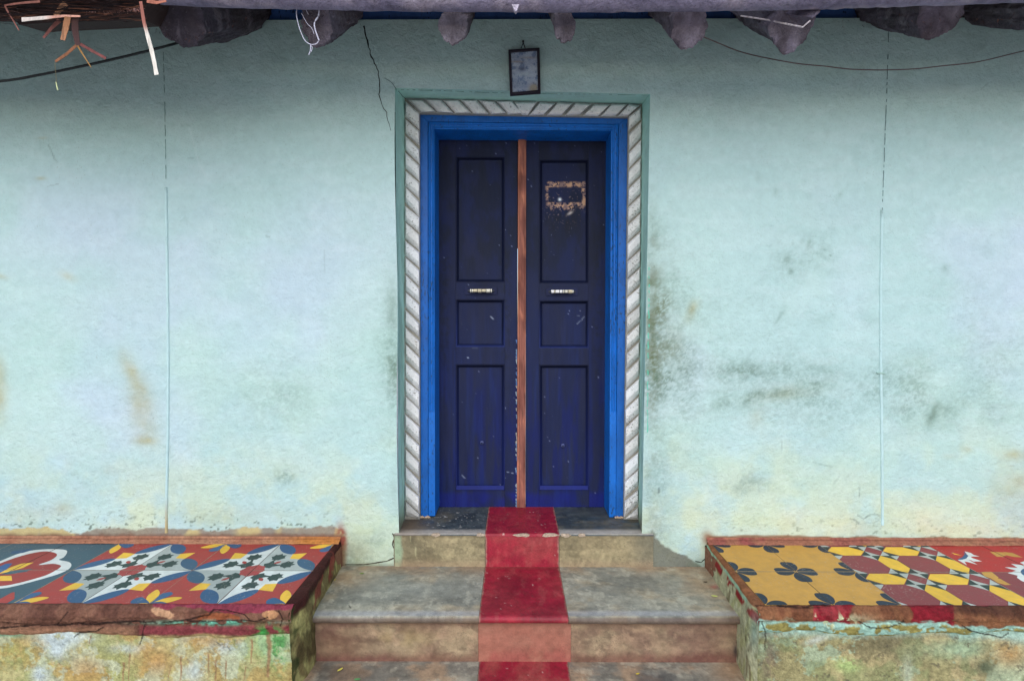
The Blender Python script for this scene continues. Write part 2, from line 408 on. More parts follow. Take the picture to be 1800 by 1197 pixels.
# reveal: two sides and the soffit, splayed a little
def paint_rev(P, base):
    px, py = proj(P)
    y, z = P[..., 1] + 20 + P[..., 0] * .3, P[..., 2] + 20
    C = np.broadcast_to(base, P.shape).copy()
    C = mix(C, 0.38 * ss(300, 520, py) * (1 - ss(820, 900, py) * .8) * ss(0.35, 0.6, fbm(y * 6, z, 6, 4, 3)), S(66, 96, 74))
    C = mix(C, 0.45 * ss(640, 900, py) * (1 - ss(0.45, .6, fbm(y * 4, z, 5, 3, 7))), S(150, 200, 185))
    C = mix(C, ss(855, 915, py) * 0.55, S(128, 138, 84))
    C = mix(C, ss(895, 925, py) * 0.6, S(100, 66, 44))
    return C * (0.9 + 0.2 * fbm(y, z, 30, 3, 8))[..., None]
def quadgrid(a, b, c, d, nu, nv):
    a, b, c, d = [np.array(tuple(q)) for q in (a, b, c, d)]
    u = np.linspace(0, 1, nu)[None, :, None]; v = np.linspace(0, 1, nv)[:, None, None]
    return (a * (1 - u) + b * u) * (1 - v) + (d * (1 - u) + c * u) * v
RTL, RTR = onY(711.5, 173, DR), onY(1128.5, 183.5, DR)
RBL = Vector((onY(711.5, 900, DR).x - .002, DR, Z1)); RBR = Vector((onY(1122, 900, DR).x, DR, Z1))
for a, b, c, d in [((xa, DW, zL), RTL, RBL, (oxl(Z1), DW, Z1)), ((xb, DW, zR), RTR, RBR, (oxr(Z1), DW, Z1))]:
    m_ = MB(); P = quadgrid(a, b, c, d, 24, 260)
    m_.grid(P, paint_rev(P, S(168, 214, 204))); m_.build('door_reveal', M_reveal, wall)
m_ = MB(); P = quadgrid((xa, DW, zL), (xb, DW, zR), RTR, RTL, 160, 24)
m_.grid(P, paint_rev(P, S(176, 220, 212))); m_.build('door_soffit', M_reveal, wall)
# joint ridges in the plaster
for pts in ([(292, 330), (293.5, 420), (295, 520), (296, 640), (295.5, 760), (293, 880), (292.5, 944)], [(1550, 370), (1548, 500), (1547.5, 620), (1549, 700), (1550, 800), (1551, 940)]):
    m_ = MB(); pp = []
    for i in range(len(pts) - 1):
        for k in range(8):
            t = k / 8
            p = onY(pts[i][0] * (1 - t) + pts[i + 1][0] * t, pts[i][1] * (1 - t) + pts[i + 1][1] * t, DW)
            p.x += random.uniform(-.0006, .0006); pp.append(p)
    P = np.array([tuple(p) for p in pp])
    cc = S(178, 206, 206)
    m_.tube(pp, [0.0062] * len(pp), cc, 8)
    Cc = np.repeat(np.broadcast_to(cc, P.shape), 8, 0).copy()
    if pts[0][0] < 900:
        _, py = proj(P); k = np.repeat(ss(860, 935, py) * .8, 8)
        Cc = mix(Cc, k, S(176, 140, 60))
    m_.c[-1] = Cc
    m_.build('joint_ridge', M_reveal, wall, smooth=True)
m_ = MB(); m_.tube([onY(1541, 655, DW - .004), onY(1555, 656, DW - .004)], .004, S(150, 180, 170)); m_.build('joint_clip', M_reveal, wall)
# dotted groove above the ridges
random.seed(3)
def crack(pts, w0, w1, col=S(30, 36, 34), name='crack', jit=1.2, D=DW - 0.0012, gaps=0.0):
    m_ = MB(); q = []
    for i in range(len(pts) - 1):
        n = max(2, int(math.hypot(pts[i + 1][0] - pts[i][0], pts[i + 1][1] - pts[i][1]) / 5))
        for k in range(n):
            t = k / n
            q.append((pts[i][0] * (1 - t) + pts[i + 1][0] * t + random.uniform(-jit, jit), pts[i][1] * (1 - t) + pts[i + 1][1] * t))
    q.append(pts[-1]); n = len(q)
    vs = []
    for i, (x, y) in enumerate(q):
        a = q[min(i + 1, n - 1)]; b = q[max(i - 1, 0)]
        dx, dy = a[0] - b[0], a[1] - b[1]; l = math.hypot(dx, dy) or 1
        wd = (w0 + (w1 - w0) * i / (n - 1)) * random.uniform(.55, 1.25) / 2
        vs += [onY(x - dy / l * wd, y + dx / l * wd, D), onY(x + dy / l * wd, y - dx / l * wd, D)]
    fs = [(2 * i, 2 * i + 1, 2 * i + 3, 2 * i + 2) for i in range(n - 1) if random.random() >= gaps]
    m_.raw(vs, fs, col)
    return m_.build(name, M_black, wall)
crack([(640, 46), (643, 65), (648, 78), (651, 95), (658, 112), (665, 126), (667, 150), (667, 172), (672, 185), (679, 198), (681, 212), (687, 230)], 2.6, 0.8)
crack([(676, 138), (690, 147), (697, 158)], .7, 1.0, S(70, 90, 84))
crack([(697, 157), (704, 165), (713, 174)], 1.0, 1.0, S(60, 80, 74), D=DW + .05)
crack([(690, 937), (693, 946), (691, 958), (694, 970), (693, 980), (680, 986), (640, 992), (606, 992)], 2.4, 1.5, S(52, 40, 28), D=DW - .0015)
crack([(1241, 958), (1243, 972), (1240, 982), (1232, 988), (1222, 986)], 2.6, 1.5, S(30, 30, 22))
crack([(287, 92), (290, 200), (292, 330)], 1.2, 1.4, S(104, 134, 128), 'joint_groove', .3, gaps=.3)
crack([(1562, 55), (1560, 130), (1556, 230), (1551, 370)], 1.5, 1.5, S(92, 116, 116), 'joint_groove', .3, gaps=.35)
crack([(700, 158), (780, 160), (850, 163), (930, 165), (1000, 166), (1060, 166), (1138, 168)], .9, .7, S(70, 110, 100), 'paint_line', .3, gaps=.35)
crack([(1141, 470), (1141, 540), (1139, 640), (1138, 760)], 1.6, 1.2, S(74, 190, 160), 'paint_line', .8, gaps=.3)
# filler added in the gap under the roof, coloured blue for the lens haze
m_ = MB(); m_.box(-6, 6, DW + 0.03, DW + 0.14, WT - .02, WT + 0.30, S(66, 104, 172)); m_.build('haze_blue_filler', M_gloss, wall)

# ------------------------------------------------------------------ rope moulding round the door
sur = thing('door_surround', 'white plaster rope moulding of slanted ribs running round the blue door frame', 'moulding')
WH = S(236, 236, 238)
m_ = MB()
m_.pxprism([(711, 173), (737.5, 199), (738, 914), (711.5, 916)], DR, .05, S(150, 146, 134))
m_.pxprism([(711, 172), (1129, 182), (1104, 206.5), (737.5, 199.5)], DR - .0005, .05, S(150, 150, 146))
m_.pxprism([(1129, 182), (1122.5, 916), (1096.5, 914), (1104.5, 206.5)], DR, .05, S(150, 146, 134))
m_.build('plaster_bed', M_white, sur)
random.seed(11)
def block(poly, dark=0):
    # poly: a,b top edge ends (outer, inner) then c,d lower edge ends (inner, outer)
    poly = [(x + random.uniform(-.6, .6), y + random.uniform(-1.5, 1.5)) for x, y in poly]
    cx = sum(p[0] for p in poly) / 4; cy = sum(p[1] for p in poly) / 4
    def ins(k, kk):
        a, b, c, d = poly
        def lerp(p, q, t): return (p[0] + (q[0] - p[0]) * t, p[1] + (q[1] - p[1]) * t)
        a2, b2, c2, d2 = lerp(a, d, k), lerp(b, c, k), lerp(c, b, kk), lerp(d, a, kk)
        e = .05
        return [lerp(a2, b2, e), lerp(b2, a2, e), lerp(c2, d2, e), lerp(d2, c2, e)]
    j = random.uniform(-.0015, .0015)
    L0 = [onY(x, y, DR - .001) for x, y in poly]
    L1 = [onY(x, y, DR - .016 + j) for x, y in ins(.04, .12)]
    L2 = [onY(x, y, DR - .027 + j) for x, y in ins(.13, .36)]
    L3 = [onY(x, y, DR - .019 + j * 1.5) for x, y in ins(.45, .45)]
    vs = L0 + L1 + L2
    fs = []
    for r in range(2):
        for i in range(4):
            fs.append((r * 4 + i, r * 4 + (i + 1) % 4, (r + 1) * 4 + (i + 1) % 4, (r + 1) * 4 + i))
    fs.append((8, 9, 10, 11))
    m_ = MB()
    t = random.uniform(.86, 1.03)
    base = WH * t
    _, yy = poly[0]
    warm = random.random() * .35
    base = base * (1 - warm) + S(206, 199, 186) * warm
    if dark: base = base * (1 - dark) + S(120, 118, 100) * dark
    m_.raw(vs, fs, base)
    m_.build('moulding_block', M_white, sur, smooth=False, bevel=.0018)
# left column: ribs fall to the right
y = 208.0
def lx(yy): return 712.2, 737.4
while y < 905:
    a, b = lx(y)
    yb = y + 26
    block([(a, y), (b, y + 23), (b, min(y + 23 + 27, 912)), (a, min(y + 27, 912))], .45 if y > 870 else .1 * random.random())
    y += 30.6
block([(712.5, 178), (737, 200.5), (737.2, 228), (712.4, 205)])
# right column: ribs rise to the right
def rx(yy):
    t = (yy - 206) / 700
    return 1105.2 - 8.4 * t, 1127.5 - 5.5 * t
y = 214.0
while y < 908:
    a, b = rx(y)
    k = .0 if y < 430 else .35
    block([(b, y), (a, y + 22), (a, min(y + 22 + 28, 912)), (b, min(y + 28, 912))], (.3 if 430 < y < 640 else .08) * random.random() + (.3 if y > 880 else 0))
    y += 32.2
block([(1127, 187), (1105, 208), (1105, 232), (1127, 210)])
# lintel
def ty(x): return 173.5 + (x - 713) * 0.0237
def by(x): return 199.5 + (x - 737) * 0.0183
x = 716.0
xs = [716 + 31.2 * i for i in range(7)]
for i, x in enumerate(xs):
    s0 = 22
    if i == 6: break
    block([(x + 28, ty(x + 28) + 1), (x + 28 + s0, by(x) - 1), (x + s0, by(x) - 1), (x, ty(x) + 1)] if i else [(x + 28, ty(x + 28) + 1), (x + 50, by(x) - 1), (740, by(x) - 1), (717, ty(x) + 1)])
block([(903, ty(903) + 1), (945, ty(945) + 1), (928, by(928) - 1), (917, by(917) - 1)])
for x in [949, 980.5, 1012.5, 1045, 1076]:
    block([(x, ty(x) + 1), (x + 27.5, ty(x + 27) + 1), (x + 6, by(x) - 1), (x - 20, by(x) - 1)])
block([(1106, ty(1106) + 1), (1124, ty(1124) + 2), (1104, by(1104) - 1), (1086, by(1086) - 1)])

# ------------------------------------------------------------------ blue door frame
frm = thing('door_frame', 'bright blue painted wooden door frame with grooved beads around the dark double door', 'door frame')
BL = S(0, 86, 164); BL2 = S(6, 98, 184); BLD = S(14, 70, 150)
def jamb(x0t, x0b, x1t, x1b, yt, yb, y_i, D, col, name, th=.17, bev=.002):
    m_ = MB(); m_.pxprism([(x0t, yt), (x1t, y_i), (x1b, yb), (x0b, yb)], D, th, col)
    return m_.build(name, M_gloss, frm, bevel=bev)
# jambs (outer board, inner board, two beads), mitred to the head
ZBF = 908
jamb(738, 739.5, 752, 752.5, 200.5, ZBF, 214, DF, BL, 'jamb')
jamb(752.6, 753, 763.5, 765, 214.6, ZBF - 1, 227.5, DF + .005, BL2, 'jamb')
jamb(1104.8, 1096.6, 1088, 1083, 207, ZBF + 2, 218.5, DF, BL, 'jamb')
jamb(1087.5, 1082.6, 1074.5, 1070.8, 219, ZBF + 1, 230, DF + .005, BL2, 'jamb')
for (xt, xb_, yt) in [(755.4, 755.9, 219), (760.8, 761.6, 225)]:
    m_ = MB(); m_.tube([onY(xt, yt, DF + .004), onY(xb_, 722, DF + .004), onY(xb_, 726, DF + .008)], .0052, BL2, 8); m_.build('bead', M_gloss, frm, smooth=True)
for (xt, xb_, yt) in [(1084.8, 1081.5, 221), (1078.4, 1076, 227)]:
    m_ = MB(); m_.tube([onY(xt, yt, DF + .004), onY(xb_, 722, DF + .004), onY(xb_, 726, DF + .008)], .0052, BL2, 8); m_.build('bead', M_gloss, frm, smooth=True)
m_ = MB(); m_.pxprism([(738, 200.5), (1104.8, 207), (1088, 218.5), (752, 213.8)], DF, .17, BL); m_.build('head', M_gloss, frm, bevel=.002)
m_ = MB(); m_.pxprism([(752.4, 214.4), (1088, 219), (1074.5, 230), (763.5, 227.5)], DF + .005, .165, BL2); m_.build('head', M_gloss, frm, bevel=.002)
for a, b, ya, yb in [(756, 1084, 217.2, 221.5), (761.5, 1078, 223.6, 227)]:
    m_ = MB(); m_.tube([onY(a, ya, DF + .004), onY(b, yb, DF + .004)], .0052, BL2, 8); m_.build('bead', M_gloss, frm, smooth=True)
for x, y_, D_ in [(742, 912, DF - .004), (752, 911, DF - .003), (1085, 913, DF - .002), (1092, 914, DF - .003)]:
    m_ = MB(); p = Vector((onY(x, 900, D_).x, D_, Z1 + .004))
    m_.tube([p + Vector((-.012, 0, 0)), p + Vector((0, -.004, .004)), p + Vector((.012, 0, -.001))], [.004, .007, .003], S(190, 165, 140), 6)
    m_.build('broken_mortar', M_rough, frm, smooth=True)

# ------------------------------------------------------------------ door leaves
NV = S(21, 30, 64); NVB = S(8, 22, 84)
def paint_door(P, seed, kind='panel'):
    px, py = proj(P)
    x, z = P[..., 0] + 20, P[..., 2] + 20
    C = np.broadcast_to(NV, P.shape).copy()
    C = mix(C, 0.5 * ss(.4, .65, fbm(x * 3, z, 5, 4, seed)), S(30, 35, 60))
    C = mix(C, 0.6 * ss(.42, .62, fbm(x * 2, z, 8, 5, seed + 3)) * (1 - ss(430, 560, py)), S(18, 25, 40))
    C = mix(C, 0.6 * ss(.45, .65, fbm(x * 5, z * .6, 7, 4, seed + 5)) * ss(600, 760, py), NVB)
    C = mix(C, 0.7 * ss(860, 872, py) * ss(.3, .6, fbm(x, z, 9, 3, seed + 6)), S(14, 24, 104))
    ed = fbm(x, z, 50, 3, seed + 9)
    for ex in (782, 888, 1050):
        C = mix(C, 0.5 * blob(px, py, ex, 520, 10, 200) * ss(.5, .62, ed), S(20, 24, 30))
    C = mix(C, ss(.90, .93, fbm(x * 2, z, 70, 2, seed + 12)) * .7, S(120, 130, 165))
    # scratches
    for pts, wd, k in [([(863, 557), (867, 561)], 1.6, .9), ([(812, 508), (820, 507)], .6, .0), ([(1014, 570), (1023, 562), (1027, 556)], 1.0, .6), ([(1015, 556), (1019, 556)], 1.2, .8),
                       ([(890, 829), (904, 832)], .8, .6), ([(812, 835), (817, 840)], 1.4, .5), ([(822, 629), (824, 629)], 1, .8), ([(830, 611), (840, 611)], 1.3, .7), ([(844, 556), (846, 566)], .8, .0)]:
        C = mix(C, pline(px, py, pts, wd * .6) * k * .7, S(160, 172, 196))
    # vertical pale runs
    C = mix(C, 0.12 * ss(.55, .7, fbm(x * 14, z, 3, 3, seed + 14)) * ss(500, 640, py), S(30, 56, 130))
    if kind == 'label':
        n = fbm(x, z, 110, 4, 91)
        # greasy dark run under the old label
        C = mix(C, 0.85 * blob(px, py, 995, 392, 34, 26) * ss(.3, .55, fbm(x * 3, z * .8, 12, 4, 92)), S(22, 25, 38))
        fr = np.maximum.reduce([ss(318, 323, py) * (1 - ss(327, 331, py)) * ss(960, 964, px) * (1 - ss(1027, 1031, px)),
                                ss(957, 960, px) * (1 - ss(962.5, 965, px)) * ss(322, 326, py) * (1 - ss(352, 358, py)) * .8,
                                ss(1021.5, 1023.5, px) * (1 - ss(1028, 1031, px)) * ss(322, 326, py) * (1 - ss(360, 368, py)),
                                ss(355, 358, py) * (1 - ss(361, 368, py + 14 * (fbm(x * 2, z, 22, 3, 93) - .5) * 2)) * ss(958, 963, px) * (1 - ss(1026, 1029, px))])
        C = mix(C, fr * ss(.44, .54, n) * 0.85, S(138, 112, 106))
        C = mix(C, fr * ss(.56, .62, fbm(x, z, 75, 3, 95)), S(180, 142, 114))
        sp = .5 * blob(px, py, 990, 362, 34, 24) * ss(.74, .78, fbm(x, z, 120, 2, 97))
        C = mix(C, sp, S(170, 150, 150))
        C = mix(C, blob(px, py, 984, 351, 2.5, 2.5) * 1.2, S(220, 225, 230))
        C = mix(C, blob(px, py, 1002, 375, 5, 2, -30) * .8, S(190, 180, 175))
    return C
def facebox(m_, pts, D, th, seed, kind='panel', n=.006):
    # front face as painted grid, sides as prism
    fr = [onY(x, y, D) for x, y in pts]
    wd = (fr[1] - fr[0]).length; ht = (fr[3] - fr[0]).length
    P = quadgrid(*fr, max(2, int(wd / n)), max(2, int(ht / n)))
    m_.grid(P, paint_door(P, seed, kind))
    bk = [p + Vector((0, th, 0)) for p in fr]
    m_.raw(fr + bk, [(4, 7, 6, 5), (0, 4, 5, 1), (1, 5, 6, 2), (2, 6, 7, 3), (3, 7, 4, 0)], NV)
def leaf(label, x0, x1, sl, sr, rails, panels, seed, lab=None):
    t = thing('door_leaf', label, 'door')
    yt, yb = 238, 891
    gap = .8
    m_ = MB(); m_.pxprism([(x0 + 1, yt + 1), (x1 - 1, yt + 1), (x1 - 1, yb - 1), (x0 + 1, yb - 1)], DL + .037, .006, NV); m_.build('light_stop_board', M_door, t)  # added board behind the leaf, stops light coming through the joints
    for (a, b) in ((x0, sl - .25), (sr + .25, x1)):
        m_ = MB(); facebox(m_, [(a, yt), (b, yt), (b, yb), (a, yb)], DL, .035, seed, n=.005); m_.build('stile', M_door, t)
    for (a, b) in rails:
        m_ = MB(); facebox(m_, [(sl, a), (sr, a), (sr, b), (sl, b)], DL + .0015, .032, seed + 1, n=.005); m_.build('rail', M_door, t)
    for k, (a, b) in enumerate(panels):
        kd = 'label' if (lab is not None and k == lab) else 'panel'
        m_ = MB()
        # sunk panel with sloped sticking all round
        i = 4.6
        D1 = DL + .026
        facebox(m_, [(sl + i, a + i), (sr - i, a + i), (sr - i, b - i), (sl + i, b - i)], D1, .006, seed + 2 + k, kd, .0022 if kd == 'label' else .005)
        o = m_.build('panel', M_door, t)
        m_ = MB()
        O = [onY(x, y, DL + .004) for x, y in ((sl, a), (sr, a), (sr, b), (sl, b))]
        O2 = [onY(x, y, DL + .004) for x, y in ((sl + 1.6, a + 1.6), (sr - 1.6, a + 1.6), (sr - 1.6, b - 1.6), (sl + 1.6, b - 1.6))]
        I = [onY(x, y, D1 - .0015) for x, y in ((sl + i + 1, a + i + 1), (sr - i - 1, a + i + 1), (sr - i - 1, b - i - 1), (sl + i + 1, b - i - 1))]
        fs = [(j, (j + 1) % 4, (j + 1) % 4 + 4, j + 4) for j in range(4)] + [(j + 4, (j + 1) % 4 + 4, (j + 1) % 4 + 8, j + 8) for j in range(4)]
        cc = np.array([NV * .6] * 12)  # lower edges are then lightened in colour as a highlight
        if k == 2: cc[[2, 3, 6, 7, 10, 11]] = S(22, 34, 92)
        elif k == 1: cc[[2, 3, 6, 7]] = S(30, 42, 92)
        m_.raw(O + O2 + I, fs, cc)
        m_.build('panel_moulding', M_door, t)
    return t
DLf = DL
L1 = leaf('left navy door leaf with a bare brown cover strip down its right edge', 766, 909.5, 801, 887.5,
          [(238, 276), (497, 526), (610, 640), (861, 891)], [(276, 497), (526, 610), (640, 861)], 5)
R1 = leaf('right navy door leaf, upper panel marked by peeled rectangular label residue', 924.5, 1072, 947.5, 1035,
          [(238, 281), (499, 528), (612, 641), (861, 891)], [(281, 499), (528, 612), (641, 861)], 25, lab=0)
# thin lighter weathering sill in the bottom of the lower panels
for t, a, b in ((L1, 803, 885.5), (R1, 949.5, 1033)):
    m_ = MB()
    m_.prism([onY(a, 853, DL + .006), onY(b, 853, DL + .006), onY(b + 1.5, 861, DL - .006), onY(a - 1.5, 861, DL - .006)],
             [onY(a, 853, DL + .02), onY(b, 853, DL + .02), onY(b + 1.5, 861, DL + .02), onY(a - 1.5, 861, DL + .02)], S(20, 32, 100))
    m_.build('weather_sill', M_door, t, bevel=.0015)
for t, x, y_ in ((L1, 847, 778), (R1, 989.5, 783)):
    m_ = MB(); c = onY(x, y_, DL + .020)
    m_.tube([c, c + Vector((0, -.006, 0)), c + Vector((0, -.010, 0))], [.010, .009, .004], S(90, 98, 140), 10)
    m_.build('stud', M_door, t, smooth=True)
# bare wood cover strip with a groove, fixed to the left leaf
m_ = MB()
def stripbox(x0t, x0b, x1t, x1b, D, th, col):
    fr = [onY(x0t, 243.5, D), onY(x1t, 243.5, D), onY(x1b, 892, D), onY(x0b, 892, D)]
    nseg = 60
    fl = []
    P = quadgrid(*fr, 3, nseg)
    C = np.broadcast_to(col, P.shape).copy()
    x, z = P[..., 0] + 20, P[..., 2] + 20
    C = mix(C, ss(.4, .65, fbm(x * 6, z, 7, 4, 5)) * .7, S(92, 52, 46))
    C = mix(C, ss(.55, .7, fbm(x * 6, z, 13, 3, 8)) * .6, S(190, 122, 96))
    m_.grid(P, C)
    bk = [p + Vector((0, th, 0)) for p in fr]
    m_.raw(fr + bk, [(0, 4, 5, 1), (1, 5, 6, 2), (2, 6, 7, 3), (3, 7, 4, 0)], col * .8)
stripbox(910.8, 908.6, 924.8, 923.6, DL - .010, .03, S(150, 98, 84))
stripbox(914.6, 912.8, 921.6, 920.6, DL - .017, .02, S(140, 88, 76))
stripbox(912.0, 910.0, 913.4, 911.6, DL - .0135, .02, S(176, 112, 88))
m_.build('cover_strip', M_wood, L1)
# peeling pale paint beside the strip
m_ = MB(); random.seed(21)
for k in range(46):
    yy = 560 + 330 * random.random() ** .6
    xx = 907.6 - .2 * random.random() * 4 + 1.0
    h = random.uniform(2, 9); ww = random.uniform(.8, 2.2) * (1.4 if yy > 790 else 1)
    m_.pxprism([(xx - ww, yy), (xx + .3, yy - 1), (xx + .4, yy + h), (xx - ww * .4, yy + h * .8)], DL - .0015 - random.random() * .001, .001, random.choice([S(150, 160, 170), S(110, 135, 165), S(170, 166, 156), S(80, 110, 160)]))
m_.build('peeling_paint', M_white, L1, kind='stuff')
# pull handles
for t, cx, cy in ((L1, 845.5, 511.5), (R1, 988, 513)):
    m_ = MB(); m_.pxprism([(cx - 28, cy - 6.5), (cx + 28, cy - 6.8), (cx + 28, cy + 6.2), (cx - 28, cy + 6.5)], DL - .0045, .0045, S(28, 34, 66))
    h = m_.build('handle', M_door, t, bevel=.001)
    m_ = MB()
    D0 = DL - .020
    m_.tube([onY(cx - 22, cy, DL - .004), onY(cx - 19, cy, D0), onY(cx - 10, cy, D0 - .004), onY(cx + 10, cy, D0 - .004), onY(cx + 19, cy, D0), onY(cx + 22, cy, DL - .004)],
            [.006, .0075, .009, .009, .0075, .006], S(60, 62, 70), 8)
    m_.build('grip', M_door, h, smooth=True)
    m_ = MB(); random.seed(int(cx))
    xx = cx - 19
    while xx < cx + 19:
        ww = random.choice([1.6, 2.2, 4.5, 6.5])
        m_.tube([onY(xx, cy - .3, D0 - .0045), onY(min(xx + ww, cx + 20), cy - .3, D0 - .0045)], .0098 * random.uniform(.9, 1.02), random.choice([S(225, 222, 205), S(205, 195, 165), S(235, 235, 235)]), 8)
        xx += ww + random.uniform(.6, 1.6)
    m_.build('worn_patch', M_metal, h)

# ------------------------------------------------------------------ entrance steps
stp = thing('entrance_steps', 'worn grey cement entrance steps with a crimson strip up the middle', 'steps')
XL, XR = -0.84, 0.915
CRIM = S(146, 24, 46)
def grid_xy(x0, x1, nx, prof, jit=0.0, seed=0, st=.0045):
    # prof: list of (D, z) sampled along the section
    prof = np.array(prof)
    seg = np.hypot(*np.diff(prof, axis=0).T); L = np.concatenate([[0], np.cumsum(seg)])
    n = max(2, int(L[-1] / st)); t = np.linspace(0, L[-1], n)
    dd = np.interp(t, L, prof[:, 0]); zz = np.interp(t, L, prof[:, 1])
    X = np.linspace(x0, x1, nx)
    P = np.zeros((n, nx, 3)); P[..., 0] = X[None]; P[..., 1] = dd[:, None]; P[..., 2] = zz[:, None]
    if jit:
        nz = np.gradient(zz); nd = np.gradient(dd); l = np.hypot(nz, nd) + 1e-9
        q = (fbm(P[..., 0] + 9, t[:, None] + 0 * P[..., 0] + 3, 9, 4, seed) - .5) * 2 * jit
        P[..., 1] += q * (nz / l)[:, None]; P[..., 2] -= q * (nd / l)[:, None]
    return P
def paint_slab(P, base, c2, c3, seed):
    px, py = proj(P)
    x, y = P[..., 0] + 20, P[..., 1] + 20 - P[..., 2]
    C = np.broadcast_to(base, P.shape).copy()
    C = mix(C, ss(.35, .65, fbm(x, y * 1.6, 3.5, 5, seed)), c2)
    C = mix(C, .7 * ss(.48, .68, fbm(x, y * 1.3, 6, 5, seed + 3)), c3)
    C = mix(C, .3 * ss(.5, .7, fbm(x * .3, y * 3, 12, 4, seed + 5)), c2 * .6)
    C = mix(C, .35 * ss(.56, .62, fbm(x * .6, y, 24, 4, seed + 11, .7)), c2 * .45)
    C = mix(C, .30 * ss(.58, .63, fbm(x, y, 17, 4, seed + 13, .7)), np.minimum(1, base * 1.7))
    for k in range(5):
        xx = 840 + 170 * math.sin(seed * 3.1 + k * 2.3) * 1.6; yy = 1000 + 60 * math.sin(seed + k)
        C = mix(C, .3 * pline(px, py, [(xx, yy), (xx + 40, yy + 8 * math.sin(k)), (xx + 90, yy + 3)], .8), c2 * .5)
    return C * (0.68 + .58 * fbm(x, y, 40, 5, seed + 8, .75))[..., None], px, py, x, y
core = MB()
# threshold slab
x0, x1 = onY(694, 937, DW).x, onY(1148, 937, DW).x
rL, rR = onZ(860, 893, Z1), onZ(985, 893, Z1)
DT = DW - .006
def red_bounds(y_):  # photo x of the strip edges
    return 838 + (1158 - y_) * .06, 1005 - (1158 - y_) * .068
def slab(name, xa_, xb_, prof, painter, jit=.0008, seed=1, parent=stp, m=M_cement, base_cut=None, label=None):
    m_ = MB(); P = grid_xy(xa_, xb_, max(2, int(abs(xb_ - xa_) / .0045)), prof, jit, seed)
    m_.grid(P, painter(P)); return m_.build(name, m, parent, smooth=True, label=label)
SX0, SX1 = -.137, .205        # crimson strip in plan
def p_thr(P):
    C, px, py, x, y = paint_slab(P, S(74, 80, 80), S(58, 66, 70), S(104, 98, 82), 3)
    C = mix(C, .6 * blob(px, py, 1090, 920, 60, 12) * ss(.4, .6, fbm(x, y, 12, 3, 4)), S(60, 90, 110))
    C = mix(C, .7 * ss(928, 934, py) * (1 - ss(938, 940, py)), S(190, 182, 170))
    C = mix(C, ss(.76, .8, fbm(x, y, 90, 2, 7)) * .7 * blob(px, py, 790, 912, 50, 20), S(200, 196, 186))
    C = mix(C, .6 * blob(px, py, 715, 925, 30, 20), S(120, 96, 72))
    return C
def p_ris1(P):
    C, px, py, x, y = paint_slab(P, S(144, 132, 100), S(124, 112, 84), S(158, 142, 108), 13)
    C = mix(C, .55 * blob(px, py, 722, 960, 22, 24), S(100, 94, 72))
    C = mix(C, .75 * (1 - ss(0, 8, px - 697 - 8 * fbm(x, y, 20, 2, 3))), S(150, 172, 140))
    C = mix(C, .6 * ss(1090, 1140, px), S(104, 102, 88))
    C = mix(C, .5 * ss(978, 995, py), S(160, 136, 108))
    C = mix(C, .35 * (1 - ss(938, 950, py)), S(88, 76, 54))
    C = mix(C, pline(px, py, [(731, 962), (731, 976)], 1) * .6 + pline(px, py, [(722, 938), (722, 952)], .9) * .4, S(176, 170, 130))
    return C
def p_red(dirt, top=False, s=40):
    def f(P):
        px, py = proj(P); x, y = P[..., 0] + 20, P[..., 1] - P[..., 2] + 20
        C = np.broadcast_to(CRIM, P.shape).copy()
        C = mix(C, .4 * ss(.4, .65, fbm(x, y, 8, 4, s)), S(116, 20, 38))
        C = mix(C, dirt * ss(.35, .65, fbm(x, y, 9, 5, s + 2)), S(160, 92, 78))
        C = mix(C, .7 * ss(.88, .9, fbm(x, y, 60, 2, s + 4)) , S(200, 160, 150))
        ex = np.minimum(x - 20 - P[..., 0].min(), P[..., 0].max() - (x - 20))
        en = fbm(x, y, 34, 4, s + 6, .7)
        C = mix(C, .85 * (1 - ss(.0, .0055, ex - .014 * (en - .5))), S(150, 120, 104))
        C = mix(C, .18 * ss(.60, .66, fbm(x * 2.2, y, 13, 5, s + 8, .7)), S(168, 96, 88))
        C = mix(C, .35 * ss(.55, .66, fbm(x, y, 5, 4, s + 9)), S(92, 18, 34))
        C = C * (.8 + .4 * fbm(x, y, 50, 4, s + 10, .8))[..., None]
        if top: C = mix(C, .5 * (1 - ss(.0, .05, P[..., 1].max() - P[..., 1])), S(120, 72, 60))
        return C
    return f
thr = [(DL + .03, Z1), (DT, Z1), ]
tr_edge = [(DT - .002, Z1 - .003), (DT - .003, Z1 - .008)]
slab('tread', x0, SX0 - .001, thr + tr_edge, p_thr, seed=2, label='dark slate grey threshold')
slab('tread', SX1 + .001, x1, thr + tr_edge, p_thr, seed=3)
slab('crimson_inlay', SX0, SX1, [(DL + .03, Z1 + .0015), (DT, Z1 + .0015), (DT - .0035, Z1 - .003), (DT - .0045, Z1 - .012)], p_red(.08, True), jit=.0004)
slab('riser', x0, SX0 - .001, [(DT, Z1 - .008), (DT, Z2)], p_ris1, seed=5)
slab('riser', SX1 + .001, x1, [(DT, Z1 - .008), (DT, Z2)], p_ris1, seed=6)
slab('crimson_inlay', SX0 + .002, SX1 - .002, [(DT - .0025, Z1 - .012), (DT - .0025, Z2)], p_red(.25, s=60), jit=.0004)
m_ = MB(); m_.box(x0 - .005, x1, DT + .004, DL + .06, Z2 - .05, Z1 - .004, S(120, 110, 90)); m_.build('masonry', M_cement, stp)
